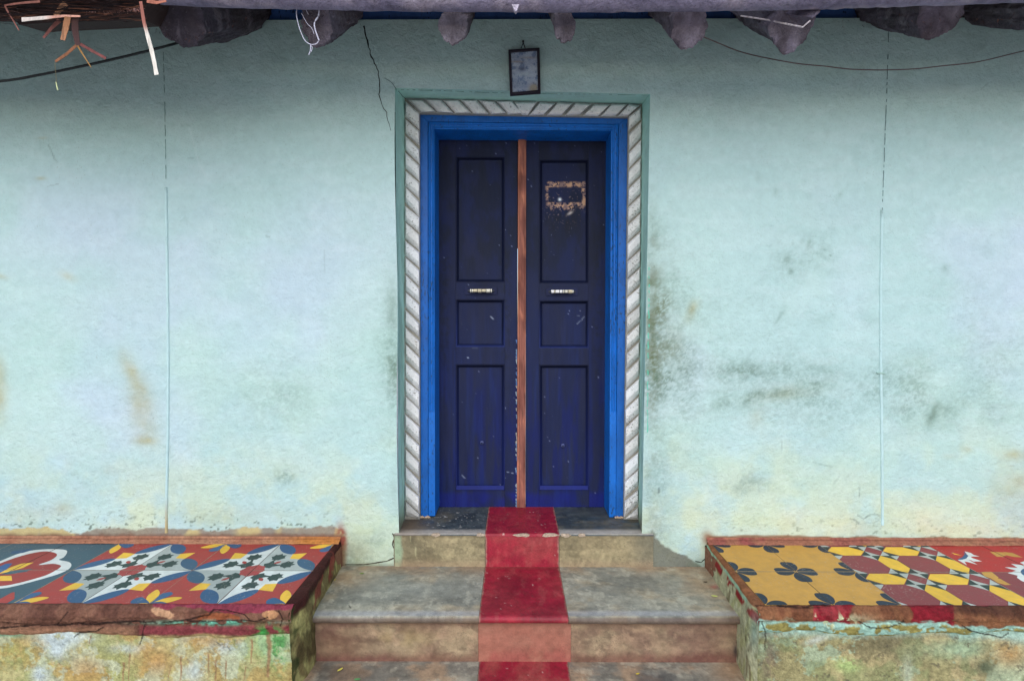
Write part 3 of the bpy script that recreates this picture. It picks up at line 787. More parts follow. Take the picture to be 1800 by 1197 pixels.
# chips along the threshold edge
random.seed(5)
for cx, wd in [(766, 8), (845, 8), (918, 16), (967, 16), (994, 10), (1023, 7)]:
    m_ = MB(); c = onY(cx, 938, DT - .004); n = 12; top, bot = [], []
    hw = wd / F * DW
    pts = []
    for k in range(n):
        a = 2 * math.pi * k / n
        pts.append((hw * math.cos(a) * random.uniform(.8, 1.15), .0085 * math.sin(a) * random.uniform(.6, 1.2)))
    fr = [Vector((c.x + u, DT - .0065, Z1 - .004 + v * 1.0)) for u, v in pts]
    m_.prism(fr, [p + Vector((0, .006, 0)) for p in fr], S(176, 158, 138))
    m_.build('mortar_patch', M_rough, stp)
# upper step
prof2 = [(DT + .01, Z2), (DN + .012, Z2)] + [(DN + .012 - .014 * math.sin(a), Z2 - .014 + .014 * math.cos(a)) for a in np.linspace(.2, math.pi * .95, 8)] + [(DN + .028, Z2 - .030)]
def p_t2(P):
    C, px, py, x, y = paint_slab(P, S(158, 154, 136), S(134, 134, 122), S(174, 158, 128), 23)
    edge_ = np.maximum.reduce([1 - ss(0, 26, py - 994), blob(px, py, 600, 1010, 60, 22), blob(px, py, 1240, 1020, 50, 34), blob(px, py, 1290, 1070, 14, 20)])
    C = mix(C, .65 * edge_ * ss(.25, .6, fbm(x, y, 10, 4, 6)), S(150, 122, 92))
    C = mix(C, .35 * blob(px, py, 1130, 1030, 70, 20), S(84, 88, 84))
    C = mix(C, .4 * blob(px, py, 720, 1035, 90, 18, -4), S(146, 150, 140))
    C = mix(C, .5 * ss(1070, 1077, py) * (1 - ss(1080, 1084, py)), S(160, 162, 168))  # highlight along the nosing, put into the colour
    C = mix(C, .75 * ss(1082, 1088, py), S(74, 50, 42))  # shade under the nosing, painted in
    C = mix(C, .6 * blob(px, py, 1256, 1031, 7, 4), S(160, 60, 60))
    C = mix(C, pline(px, py, [(614, 1064), (616, 1068)], 1.2) * .8, S(40, 40, 30))
    return C
slab('tread', XL, SX0 - .0013, prof2, p_t2, seed=7)
slab('tread', SX1 + .0013, XR, prof2, p_t2, seed=8)
slab('crimson_inlay', SX0, SX1, [(a, b + .0013) for a, b in prof2], p_red(.12, True, 70), jit=.0004)
DRI = DN + .026
def p_ris2(P):
    C, px, py, x, y = paint_slab(P, S(140, 116, 92), S(124, 98, 82), S(156, 138, 108), 33)
    C = mix(C, .5 * blob(px, py, 590, 1130, 60, 30), S(104, 62, 48))
    C = mix(C, .5 * blob(px, py, 1230, 1130, 60, 30), S(108, 76, 66))
    C = mix(C, .65 * (1 - ss(1092, 1104, py)), S(78, 48, 38))  # painted shade of the nosing on the riser top
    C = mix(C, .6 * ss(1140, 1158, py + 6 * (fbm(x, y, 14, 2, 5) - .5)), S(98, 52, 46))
    C = mix(C, .8 * blob(px, py, 1293, 1142, 4, 12), S(40, 44, 46))
    C = mix(C, .4 * blob(px, py, 700, 1120, 60, 20) * ss(.4, .6, fbm(x, y, 9, 3, 9)), S(158, 140, 90))
    return C
def p_mid(P):
    px, py = proj(P); x, y = P[..., 0] + 20, P[..., 1] - P[..., 2] + 20
    C = np.broadcast_to(S(152, 102, 84), P.shape).copy()
    C = mix(C, .5 * ss(.4, .65, fbm(x, y, 9, 4, 81)), S(150, 92, 76))
    C = mix(C, .5 * ss(1125, 1158, py) * ss(.35, .6, fbm(x, y, 12, 4, 83)), S(136, 56, 56))
    C = mix(C, .5 * (1 - ss(1092, 1106, py)), S(96, 56, 44))  # nosing shade again, as a darker colour on the inlay
    return C * (0.9 + .2 * fbm(x, y, 40, 3, 84))[..., None]
XM0, XM1 = onY(841, 1120, DRI).x, onY(1003.5, 1120, DRI).x
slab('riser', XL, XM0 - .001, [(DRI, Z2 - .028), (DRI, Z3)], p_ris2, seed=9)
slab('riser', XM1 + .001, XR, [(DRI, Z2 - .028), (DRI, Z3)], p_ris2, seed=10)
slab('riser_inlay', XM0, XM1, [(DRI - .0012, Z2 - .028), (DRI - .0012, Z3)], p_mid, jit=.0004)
m_ = MB(); m_.box(XL, XR, DRI + .004, DT + .02, 0, Z2 - .006, S(120, 90, 70)); m_.build('masonry', M_cement, stp)
# lower step
DN3 = DRI - .44
prof3 = [(DRI + .01, Z3), (DN3 + .012, Z3)] + [(DN3 + .012 - .014 * math.sin(a), Z3 - .014 + .014 * math.cos(a)) for a in np.linspace(.2, math.pi * .95, 8)] + [(DN3 + .028, Z3 - .030)]
def p_t3(P):
    C, px, py, x, y = paint_slab(P, S(150, 146, 128), S(124, 120, 108), S(172, 142, 110), 43)
    C = mix(C, .7 * blob(px, py, 1150, 1195, 110, 20) * ss(.4, .6, fbm(x, y, 8, 4, 5)), S(64, 68, 72))
    C = mix(C, .6 * blob(px, py, 600, 1185, 60, 16) * ss(.4, .6, fbm(x, y, 8, 4, 7)), S(74, 68, 62))
    C = mix(C, .5 * blob(px, py, 1290, 1175, 40, 30), S(166, 116, 70))
    C = mix(C, .5 * (1 - ss(1159, 1166, py)), S(132, 100, 78))
    return C
m_ = MB()
slab('tread', XL, SX0 - .0013, prof3, p_t3, seed=17)
slab('tread', SX1 + .0013, XR, prof3, p_t3, seed=18)
slab('crimson_inlay', SX0, SX1, [(a, b + .0013) for a, b in prof3], p_red(.45, False, 90), jit=.0004)
slab('riser', XL, XR, [(DN3 + .026, Z3 - .028), (DN3 + .026, 0)], p_ris2, seed=19)
m_ = MB(); m_.box(XL, XR, DN3 + .03, DRI + .02, -.02, Z3 - .006, S(120, 90, 70)); m_.build('masonry', M_cement, stp)

# ------------------------------------------------------------------ tiled benches
def clip_poly(poly, x0, x1, y0, y1):
    def clip(pts, ins, inter):
        out = []
        for i in range(len(pts)):
            a, b = pts[i - 1], pts[i]
            if ins(b):
                if not ins(a): out.append(inter(a, b))
                out.append(b)
            elif ins(a): out.append(inter(a, b))
        return out
    def ix(v): return lambda a, b: (v, a[1] + (b[1] - a[1]) * (v - a[0]) / (b[0] - a[0]))
    def iy(v): return lambda a, b: (a[0] + (b[0] - a[0]) * (v - a[1]) / (b[1] - a[1]), v)
    p = clip(poly, lambda q: q[0] >= x0, ix(x0))
    if p: p = clip(p, lambda q: q[0] <= x1, ix(x1))
    if p: p = clip(p, lambda q: q[1] >= y0, iy(y0))
    if p: p = clip(p, lambda q: q[1] <= y1, iy(y1))
    o = []
    for q in p:
        if not o or math.hypot(q[0] - o[-1][0], q[1] - o[-1][1]) > 1e-5: o.append(q)
    if len(o) > 1 and math.hypot(o[0][0] - o[-1][0], o[0][1] - o[-1][1]) < 1e-5: o.pop()
    return o
def area(p): return abs(sum(p[i - 1][0] * p[i][1] - p[i][0] * p[i - 1][1] for i in range(len(p)))) / 2
random.seed(8)
def make_tile(parent, x0, x1, y0, y1, base, pats, z=ZT):
    g_ = .0011
    x0 += g_; x1 -= g_; y0 += g_; y1 -= g_
    m_ = MB(); e = random.uniform(-.0006, .0006); zz = z + e
    m_.box(x0, x1, y0, y1, z - .018, zz, base)
    t = random.uniform(.86, 1.05)
    k = 0
    for (col, poly) in pats:
        q = clip_poly(poly, x0 + .0002, x1 - .0002, y0 + .0002, y1 - .0002)
        if len(q) >= 3 and area(q) > 1e-6:
            k += 1; m_.raw([(a, b, zz + .00004 * k) for a, b in q], [tuple(range(len(q)))], np.asarray(col) * t)
    m_.build('tile', M_tile, parent)
RED = S(156, 60, 54); RED2 = S(158, 66, 64); BLU = S(52, 88, 122); BLU2 = S(62, 104, 156); TEA = S(62, 88, 98); WHT = S(206, 212, 206); GRY = S(164, 172, 166)
YLW = S(226, 182, 62); GRN_ = S(48, 68, 64); OCR = S(190, 144, 66); NVY = S(36, 48, 62); MAR = S(128, 60, 62); BRT = S(168, 44, 42)
def curve(p, n=8):
    # closed smooth curve through points (Catmull-Rom)
    out = []
    for i in range(len(p)):
        p0, p1, p2, p3 = p[i - 1], p[i], p[(i + 1) % len(p)], p[(i + 2) % len(p)]
        for k in range(n):
            t = k / n
            out.append(tuple(.5 * ((2 * p1[j]) + (-p0[j] + p2[j]) * t + (2 * p0[j] - 5 * p1[j] + 4 * p2[j] - p3[j]) * t * t + (-p0[j] + 3 * p1[j] - 3 * p2[j] + p3[j]) * t ** 3) for j in (0, 1)))
    return out
def leaf5(cx, cy, ang, s):
    sh = [(0, -.07), (.05, -.09), (.09, -.135), (.12, -.10), (.18, -.105), (.175, -.05), (.235, -.01), (.175, .03), (.19, .10), (.125, .095), (.085, .135), (.04, .09), (-.01, .06)]
    c, q = math.cos(ang), math.sin(ang)
    return [(cx + s * (a * c - b * q), cy + s * (a * q + b * c)) for a, b in sh]
def star_pattern(cx, cy, T):
    """eight-pointed star over four tiles centred at a joint; v is towards the viewer"""
    pats = []
    for i, (su, sv) in enumerate([(1, 1), (-1, 1), (-1, -1), (1, -1)]):
        sw = (su * sv < 0)
        def loc(pts): return [(cx + su * a * T, cy - sv * b * T) for a, b in pts]
        w_ = WHT if not sw else GRY
        edge = [(1, 0), (.84, .07), (.71, .17), (.63, .29), (.60, .42), (.63, .63)]
        pats.append((w_, loc([(0, 0)] + edge + [(b, a) for a, b in edge[-2::-1]])))
        pats.append((YLW, loc([(.43, .43), (.60, .41), (.625, .52), (.645, .645), (.52, .625), (.41, .60)])))
        lens = curve([(1.0, 0.01), (.995, .10), (.94, .24), (.82, .36), (.68, .42), (.60, .40), (.615, .30), (.69, .18), (.83, .07)], 4)
        pats.append((BLU if not sw else TEA * .5 + BLU * .5, loc(lens)))
        pats.append((BLU, loc([(b, a) for a, b in lens])))
        pats.append((GRN_, loc(leaf5(.385, .20, math.radians(8), 1.0))))
        pats.append((GRN_, loc([(b, a) for a, b in leaf5(.385, .20, math.radians(8), 1.0)])))
        pats.append((GRN_, loc([(.12, .12), (.24, .08), (.27, .14), (.34, .165), (.42, .185), (.41, .225), (.33, .205), (.25, .25), (.205, .33), (.225, .41), (.185, .42), (.165, .34), (.14, .27), (.08, .24)])))
        pats.append((RED, loc(curve([(.24, .24), (.31, .26), (.33, .33), (.26, .31)], 4))))
    n = 20
    pats.append((RED2, [(cx + .19 * T * math.cos(a) * (1 + .06 * math.cos(8 * a)), cy + .19 * T * math.sin(a) * (1 + .06 * math.cos(8 * a))) for a in np.linspace(0, 2 * math.pi, 41)[:-1]]))
    return pats
def corner_flower(cx, cy, T):
    pats = []
    pet = curve([(0, 0), (.12, .065), (.28, .075), (.42, .0), (.28, -.07), (.12, -.06)], 4)
    pet2 = curve([(0, 0), (.10, .10), (.24, .11), (.33, .04), (.30, -.06), (.14, -.05)], 4)
    for i in range(4):
        for k, (p, col) in enumerate(((pet, YLW), (pet2, BLU))):
            an = math.radians(90 * i + (22 if k == 0 else 66))
            c, s_ = math.cos(an), math.sin(an)
            pats.append((YLW if k == 0 else (BLU if i % 2 else BLU2 * .5 + TEA * .5), [(cx + T * (a * c - b * s_), cy + T * (a * s_ + b * c)) for a, b in p]))
    return pats
def bench(label, sx):
    return thing('masonry_bench', label, 'bench')
B1 = bench('left masonry bench with red tiles of white stars and blue petals, ochre stained front', -1)
B2 = bench('right masonry bench with yellow clover tiles and red hexagon tiles, mossy front', 1)
# left tiles
TL = .2465; XE = -.8265; YM = 2.031; YB = YM + TL; YF = YM - TL
pats = []
for cx in (XE - TL, XE - 3 * TL): pats += star_pattern(cx, YM, TL)
for i in (0, 2, 4):
    for yy in (YB, YF): pats += corner_flower(XE - i * TL, yy, TL)
def Zp(pts, z=ZT, off=(0, 0), sc=1): return [tuple(onZ(off[0] + x / sc, off[1] + y / sc, z)[:2]) for x, y in pts]
o1 = dict(off=(0, 940), sc=7.483)
ring = curve([(-900, 560), (-500, 430), (-100, 375), (200, 260), (400, 205), (640, 185), (820, 188), (885, 215), (840, 290), (775, 324), (900, 350), (940, 392), (895, 452), (760, 515), (500, 592), (200, 670), (0, 703), (-500, 735), (-850, 680)], 3)
inner = curve([(-780, 560), (-450, 470), (-100, 405), (200, 298), (450, 232), (620, 214), (735, 238), (740, 280), (650, 338), (505, 391), (690, 375), (785, 392), (800, 412), (740, 460), (600, 530), (400, 590), (200, 640), (0, 672), (-450, 695), (-740, 640)], 3)
scroll = [(S(210, 214, 208), Zp(ring, **o1)), (RED * .92, Zp(inner, **o1)),
          (YLW, Zp([(-60, 512), (0, 505), (100, 488), (300, 430), (445, 358), (280, 375), (150, 420)], **o1)),
          (TEA, Zp([(0, 512), (150, 472), (430, 442), (350, 480), (100, 520)], **o1)),
          (BLU2 * .8, Zp([(-60, 500), (0, 410), (80, 375), (165, 372), (90, 450), (-10, 502)], **o1)),
          (YLW, Zp([(-140, 538), (150, 535), (160, 600), (-150, 605)], **o1)),
          (RED, Zp([(-200, 900), (0, 840), (150, 758), (192, 750), (190, 838), (60, 915), (-60, 960)], **o1)),
          (BLU * .9, Zp([(130, 250), (160, 215), (420, 182), (430, 195), (300, 235)], **o1))]
for c in range(8):
    for r, (y0, y1) in enumerate(((YM, YB), (YF, YM))):
        x1_ = XE - c * TL; x0_ = x1_ - TL
        if c < 4: make_tile(B1, x0_, x1_, y0, y1, RED, pats)
        else: make_tile(B1, x0_, x1_, y0, y1, TEA, scroll if c < 7 else [])
# right tiles
TR = .2445; XS = .899; YM2 = 2.034; YB2 = YM2 + TR; YF2 = YM2 - TR
clover = []
pet = curve([(.02, 0), (.10, .085), (.21, .125), (.315, .095), (.335, 0.02), (.315, -.095), (.21, -.125), (.10, -.085)], 4)
for i in range(0, 3):
    for yy in (YB2 + .006, YM2, YF2):
        cx = XS + i * TR
        for k in range(4):
            an = math.pi / 2 * k; c, s_ = math.cos(an), math.sin(an)
            clover.append((NVY, [(cx + TR * (a * c - b * s_), yy + TR * (a * s_ + b * c)) for a, b in pet]))
hexp = []
for iu in range(-1, 3):
    for iv in range(-2, 3):
        ou, ov = XS + 2 * TR + iu * TR, YM2 - iv * TR
        def Q(pts): return [(ou + a * TR, ov - b * TR) for a, b in pts]
        hexp.append((MAR * 1.05, Q([(.33 + a, .725 + b) for a, b in ((-.155, -.32), (.155, -.32), (.325, -.155), (.325, .155), (.155, .32), (-.155, .32), (-.335, .155), (-.335, -.155))])))
        hexp.append((YLW, Q([(.33 + a, .235 + b) for a, b in ((-.155, -.17), (.155, -.17), (.33, 0), (.155, .17), (-.155, .17), (-.33, 0))])))
        hexp.append((YLW * .97, Q([(.825 + a, .725 + b) for a, b in ((0, -.32), (.165, -.155), (.165, .155), (0, .32), (-.165, .155), (-.165, -.155))])))
        hexp.append((MAR * 1.1, Q([(.825 + a, .24 + b) for a, b in ((0, -.16), (.165, 0), (0, .165), (-.165, 0))])))
        for (cu, cv, ty_) in ((.66, .415, 0), (.99, .415, 1), (.66, .06, 1), (.99, .06, 0)):
            T_, R_, B_, L_, O_ = (cu, cv - .175), (cu + .165, cv), (cu, cv + .175), (cu - .165, cv), (cu, cv)
            bk, wt = GRN_ * .7, S(172, 178, 168)
            for tri, a in (((T_, L_, O_), 0), ((R_, B_, O_), 0), ((T_, R_, O_), 1), ((L_, B_, O_), 1)):
                hexp.append(((bk if a == ty_ else wt), Q(tri)))
o6 = dict(off=(1590, 940), sc=8.552)
sunp = [(WHT, Zp([(905, 243), (1000, 268), (1040, 298), (1130, 320), (1000, 322), (1010, 340), (1165, 393), (1040, 397), (1000, 378), (960, 368), (1100, 445), (960, 405), (900, 395), (940, 452), (800, 372), (900, 360), (950, 310)], **o6)),
        (BLU, Zp([(885, 246), (960, 310), (930, 350), (870, 368), (785, 368), (870, 330), (905, 290)], **o6)),
        (YLW * .9, Zp([(700, 260), (870, 310), (750, 290)], **o6)),
        (WHT, Zp([(1735, 415), (1810, 455), (1600, 430), (1700, 490), (1505, 482), (1680, 535), (1550, 570), (1700, 610), (1690, 640), (1760, 690), (1900, 740), (2050, 640), (2080, 520), (1950, 420), (1850, 380)], **o6)),
        (BLU, Zp(curve([(1745, 550), (1790, 505), (1900, 495), (1980, 560), (1900, 630), (1790, 605)], 4), **o6)),
        (RED, Zp(curve([(1810, 550), (1850, 530), (1920, 540), (1930, 575), (1880, 595)], 4), **o6))]
for dx, dy in ((0, 0), (-125, -298 + 0)):
    sunp += [(OCR, Zp([(1155 + 0, 562), (1200, 550), (1300, 550), (1415, 640), (1400, 655), (1290, 650), (1200, 620)], **o6)), (OCR * .95, Zp([(1290, 650), (1430, 655), (1600, 750), (1520, 752), (1400, 720)], **o6))]
sunp += [(OCR, Zp([(1280, 250), (1480, 262), (1530, 305), (1480, 325), (1390, 325)], **o6)), (OCR * .95, Zp([(1480, 255), (1620, 270), (1780, 340), (1650, 330), (1530, 305)], **o6))]
for c in range(8):
    for r, (y0, y1) in enumerate(((YM2, YB2), (YF2, YM2))):
        x0_ = XS + c * TR; x1_ = x0_ + TR
        if c < 2: make_tile(B2, x0_, x1_, y0, y1, OCR, clover)
        elif c < 4: make_tile(B2, x0_, x1_, y0, y1, MAR, hexp)
        else: make_tile(B2, x0_, x1_, y0, y1, BRT if r == 0 else MAR, sunp if c < 6 else [])
# pale joint lines
for par, xs_, ys_ in ((B1, [XE - i * TL for i in range(1, 8)], (YF, YM, YB)), (B2, [XS + i * TR for i in range(1, 8)], (YF2, YM2, YB2))):
    m_ = MB(); 
    for k, x in enumerate(xs_): m_.box(x - .0012, x + .0012, ys_[0], ys_[2], ZT - .01, ZT + .0002, S(150, 140, 120) if (k % 2) else S(84, 74, 64))
    m_.box(min(xs_) - .25, max(xs_) + .25, ys_[1] - .0012, ys_[1] + .0012, ZT - .01, ZT + .0002, S(132, 130, 114))
    m_.build('tile_grout', M_rough, par)

# masonry around the tiles
def disp(P, amp, sc, seed, axis):
    q = (fbm(P[..., 0] + 7 + P[..., 1], P[..., 2] * 1 + P[..., 1] + 5, sc, 4, seed) - .5) * 2 * amp
    P = P.copy(); P[..., axis] += q; return P
CRK = {True: [([(-60, 1106), (0, 1104), (60, 1099), (100, 1098), (180, 1095), (250, 1092), (292, 1093), (330, 1088), (365, 1080), (375, 1071)], 1.6), ([(375, 1071), (400, 1072), (430, 1080), (438, 1088)], 1.2),
              ([(256, 1094), (252, 1106), (252, 1116), (246, 1132)], 1.3), ([(330, 1090), (370, 1092), (410, 1091), (450, 1090), (470, 1084)], 1.4), ([(100, 1098), (110, 1086), (118, 1076)], .8), ([(130, 1120), (140, 1112), (170, 1108), (182, 1102)], 1.2), ([(488, 1074), (496, 1086), (494, 1100)], 1.2)],
       False: [([(1326, 1054), (1345, 1060), (1380, 1066), (1412, 1067), (1432, 1062), (1455, 1064)], 1.3), ([(1510, 1092), (1530, 1102), (1560, 1104), (1580, 1096), (1590, 1090)], 1.2), ([(1690, 1100), (1720, 1112), (1760, 1120), (1772, 1112)], 1.2), ([(1340, 1092), (1346, 1110), (1344, 1140)], 1.0)]}
def paint_cope(P, left):
    px, py = proj(P); x, y = P[..., 0] + 20, P[..., 2] - P[..., 1] + 20
    if left:
        C = np.broadcast_to(S(112, 76, 62), P.shape).copy()
        C = mix(C, .6 * ss(.4, .6, fbm(x, y, 9, 5, 3)), S(136, 98, 78))
        C = mix(C, .5 * ss(.5, .65, fbm(x, y, 20, 4, 5)), S(84, 54, 46))
        # magenta paint on the right half
        mg_ = ss(262, 285, px + 14 * (fbm(x, y, 14, 3, 8) - .5)) * (1 - ss(1076, 1084, py - 18 * (fbm(x, y * .2, 8, 3, 9) - .5) * 2 + 6))
        sh = lambda m, sd_: ss(.42, .56, m + 1.3 * (fbm(x * .6, y, 18, 5, sd_, .7) - .55))
        mg_ = sh(mg_, 6)
        C = mix(C, mg_, S(136, 58, 72))
        C = mix(C, sh(np.clip(1.1 * blob(px, py, 288, 1078, 30, 10, 18), 0, 1), 10), S(186, 144, 110))
        C = mix(C, sh(np.clip(1.2 * blob(px, py, 382, 1083, 46, 8, 0), 0, 1), 11), S(146, 84, 54))
        C = mix(C, sh(blob(px, py, 478, 1080, 16, 9), 12), S(186, 138, 98))
        C = mix(C, ss(1096, 1102, py) * ss(240, 252, px) * (1 - ss(1112, 1118, py + 8 * (fbm(x, y, 16, 3, 13) - .5))) * .9, S(134, 60, 66))
        C = mix(C, ss(.5, .6, fbm(x, y, 30, 3, 14)) * blob(px, py, 370, 1094, 90, 4) * 1.4, S(110, 176, 150))
        C = mix(C, 1.3 * blob(px, py, 472, 1112, 26, 12) * ss(.4, .55, fbm(x, y, 26, 3, 15)), S(70, 150, 74))
        C = mix(C, (1 - ss(0, 2.2, np.abs(py - (1094 + 4 * np.sin(px * .02) + 6 * (fbm(x, y * 0, 9, 2, 16) - .5))))) * (px < 250) * .8, S(44, 30, 26))
        C = mix(C, ss(1098, 1106, py) * (1 - ss(225, 245, px)) * .75, S(160, 118, 92))
        C = mix(C, ss(1113, 1119, py + 10 * (fbm(x, y, 12, 3, 17) - .5)) * .9, S(178, 160, 110))
    else:
        C = np.broadcast_to(S(128, 30, 40), P.shape).copy()
        br = np.maximum.reduce([1 - ss(1405, 1440, px + 30 * (fbm(x, y, 12, 3, 3) - .5)), blob(px, py, 1548, 1085, 46, 30) * 2, ss(1660, 1690, px + 30 * (fbm(x, y, 12, 3, 4) - .5))])
        br = ss(.40, .52, np.clip(br, 0, 1) + .5 * (fbm(x, y, 22, 4, 14) - .5))
        C = mix(C, br, S(134, 90, 62))
        C = mix(C, br * .6 * ss(.45, .6, fbm(x, y, 18, 4, 5)), S(100, 58, 42))
        C = mix(C, (1 - br) * .5 * ss(.5, .65, fbm(x, y, 20, 4, 6)), S(170, 70, 72))
        C = mix(C, ss(1640, 1700, px) * (1 - ss(1066, 1080, py - (px - 1640) * .1)) * .8, S(70, 44, 36))
        lim = 1093 + 7 * (fbm(x, y * .1, 6, 3, 8) - .5) * 2 + 5 * (fbm(x, y, 30, 3, 9) - .5) * 2 + np.clip(px - 1620, 0, 200) * .06
        C = mix(C, ss(-2, 2, py - lim), S(158, 196, 180))
        C = mix(C, ss(-2, 2, py - lim - 4) * ss(.45, .55, fbm(x, y, 34, 3, 11)), S(150, 140, 80))
        C = mix(C, ss(.62, .66, fbm(x, y, 22, 4, 12)) * blob(px, py, 1455, 1090, 50, 10) * 1.5, S(196, 200, 160))
        C = mix(C, (1 - ss(.5, 1.8, np.abs(py - 1066 - 3 * np.sin(px * .05)))) * (px < 1460) * .7, S(60, 36, 28))
    nq = fbm(x, y, 26, 4, 21)
    for pts, wd in CRK[left]: C = mix(C, pline(px + 6 * (nq - .5), py + 6 * (fbm(x, y, 30, 4, 23) - .5), pts, wd) * .9, S(36, 24, 20))
    return C * (.5 + .8 * fbm(x, y, 60, 4, 20, .75))[..., None]
def drip(px, py, x, y0, y1, w_):
    t = np.clip((py - y0) / (y1 - y0), 0, 1)
    wob = 5 * (fbm(py * .03 + x, px * 0 + x, 1.0, 3, 77) - .5) * 2
    return (1 - ss(.4, 1.4, np.abs(px - x + 3 * t + wob) / (w_ * (1 - t * .6) * (.5 + fbm(py * .1 + x, px * 0, 1.0, 2, 78))))) * ss(y0 - 3, y0, py) * (1 - ss(y1 - 4, y1, py))
def paint_front(P, left):
    px, py = proj(P); x, y = P[..., 0] + 20, P[..., 2] + 20
    n1, n2, n3 = fbm(x, y, 6, 6, 31, .65), fbm(x, y, 11, 6, 33, .7), fbm(x, y, 26, 5, 35, .75)
    if left:
        C = np.broadcast_to(S(178, 168, 110), P.shape).copy()
        C = mix(C, ss(.50, .56, fbm(x, y, 8, 6, 37, .7)) * .7, S(148, 154, 84))
        C = mix(C, ss(.47, .54, n1) * .8, S(178, 144, 70))
        C = mix(C, .8 * ss(.51, .56, n2), S(184, 190, 160))
        C = mix(C, 1.1 * (blob(px, py, 110, 1118, 46, 14) + blob(px, py, 100, 1140, 18, 20) + blob(px, py, 70, 1185, 14, 16) + blob(px, py, 340, 1180, 16, 20) * .7 + blob(px, py, 225, 1140, 30, 8) * .6 + blob(px, py, 400, 1135, 30, 12) * .8) * ss(.3, .5, n3), S(190, 204, 206))
        C = mix(C, .9 * blob(px, py, 275, 1160, 36, 26) + .7 * blob(px, py, 150, 1175, 30, 22) + .7 * blob(px, py, 360, 1125, 40, 12), S(182, 132, 62))
        C = mix(C, .9 * blob(px, py, 26, 1150, 30, 22) * ss(.3, .5, n2), S(140, 142, 62))
        C = mix(C, blob(px, py, 470, 1130, 40, 40) * .8 * ss(.3, .55, n2), S(150, 190, 130))
        C = mix(C, 1.5 * blob(px, py, 488, 1125, 16, 46) * ss(.35, .55, n3), S(60, 146, 62))
        for a in [(474, 1112, 1192, 5.5), (444, 1124, 1168, 2.2), (318, 1155, 1200, 2.4), (367, 1150, 1195, 1.8), (380, 1160, 1200, 2), (398, 1162, 1200, 1.8), (218, 1165, 1200, 2.4), (228, 1150, 1200, 1.4), (300, 1170, 1200, 1.4), (158, 1118, 1134, 1.5), (430, 1172, 1200, 1.6)]:
            C = mix(C, drip(px, py, *a) * .85, S(140, 90, 48))
        C = mix(C, pline(px, py, [(380, 1128), (388, 1133), (396, 1130), (392, 1138), (400, 1136), (406, 1144)], 1.1) * .7, S(80, 84, 84))
        C = mix(C, (1 - ss(1116, 1124, py + 12 * (n2 - .5))) * (1 - ss(20, 60, px)) * .8, S(90, 150, 120))
    else:
        C = np.broadcast_to(S(146, 134, 84), P.shape).copy()
        C = mix(C, ss(.48, .55, n1) * .75, S(112, 94, 56))
        C = mix(C, .7 * ss(.51, .56, n2), S(180, 160, 110))
        C = mix(C, .6 * ss(.54, .58, fbm(x, y, 7, 6, 39, .7)), S(164, 190, 160))
        C = mix(C, .5 * ss(.5, .62, fbm(x, y, 9, 4, 41)), S(112, 128, 72))
        C = mix(C, (1 - ss(1104, 1124, py - np.clip(px - 1620, 0, 200) * .08 + 22 * (n2 - .5))) * .95, S(156, 194, 182))
        C = mix(C, 1.3 * blob(px, py, 1490, 1168, 22, 12) * ss(.3, .45, n3), S(166, 186, 110))
        C = mix(C, blob(px, py, 1690, 1140, 60, 16) * .8, S(150, 176, 140))
        C = mix(C, blob(px, py, 1775, 1150, 36, 22) * .8, S(182, 130, 62))
        C = mix(C, blob(px, py, 1732, 1172, 18, 16) * 1.1, S(58, 66, 30))
        C = mix(C, blob(px, py, 1595, 1180, 10, 26) * .7, S(180, 184, 160))
        C = mix(C, blob(px, py, 1435, 1124, 20, 6, -18) * .9, S(190, 196, 184))
        C = mix(C, blob(px, py, 1352, 1160, 16, 60) * .85 * ss(.3, .55, n3), S(98, 72, 60))
        C = mix(C, blob(px, py, 1350, 1100, 22, 12) * .9 * ss(.4, .55, n3), S(80, 70, 66))
        C = mix(C, blob(px, py, 1558, 1130, 34, 18) * .6, S(96, 84, 50))
        C = mix(C, ss(.66, .72, n3) * .7, S(70, 52, 34))
    C = mix(C, .22, S(168, 172, 150)) if False else C * .8 + S(166, 170, 148) * .2
    for pts, wd in CRK[left]: C = mix(C, pline(px + 5 * (n3 - .5), py + 5 * (n2 - .5), pts, wd) * .85, S(40, 28, 22))
    return C * (.40 + .95 * fbm(x, y, 75, 4, 44, .8))[..., None]
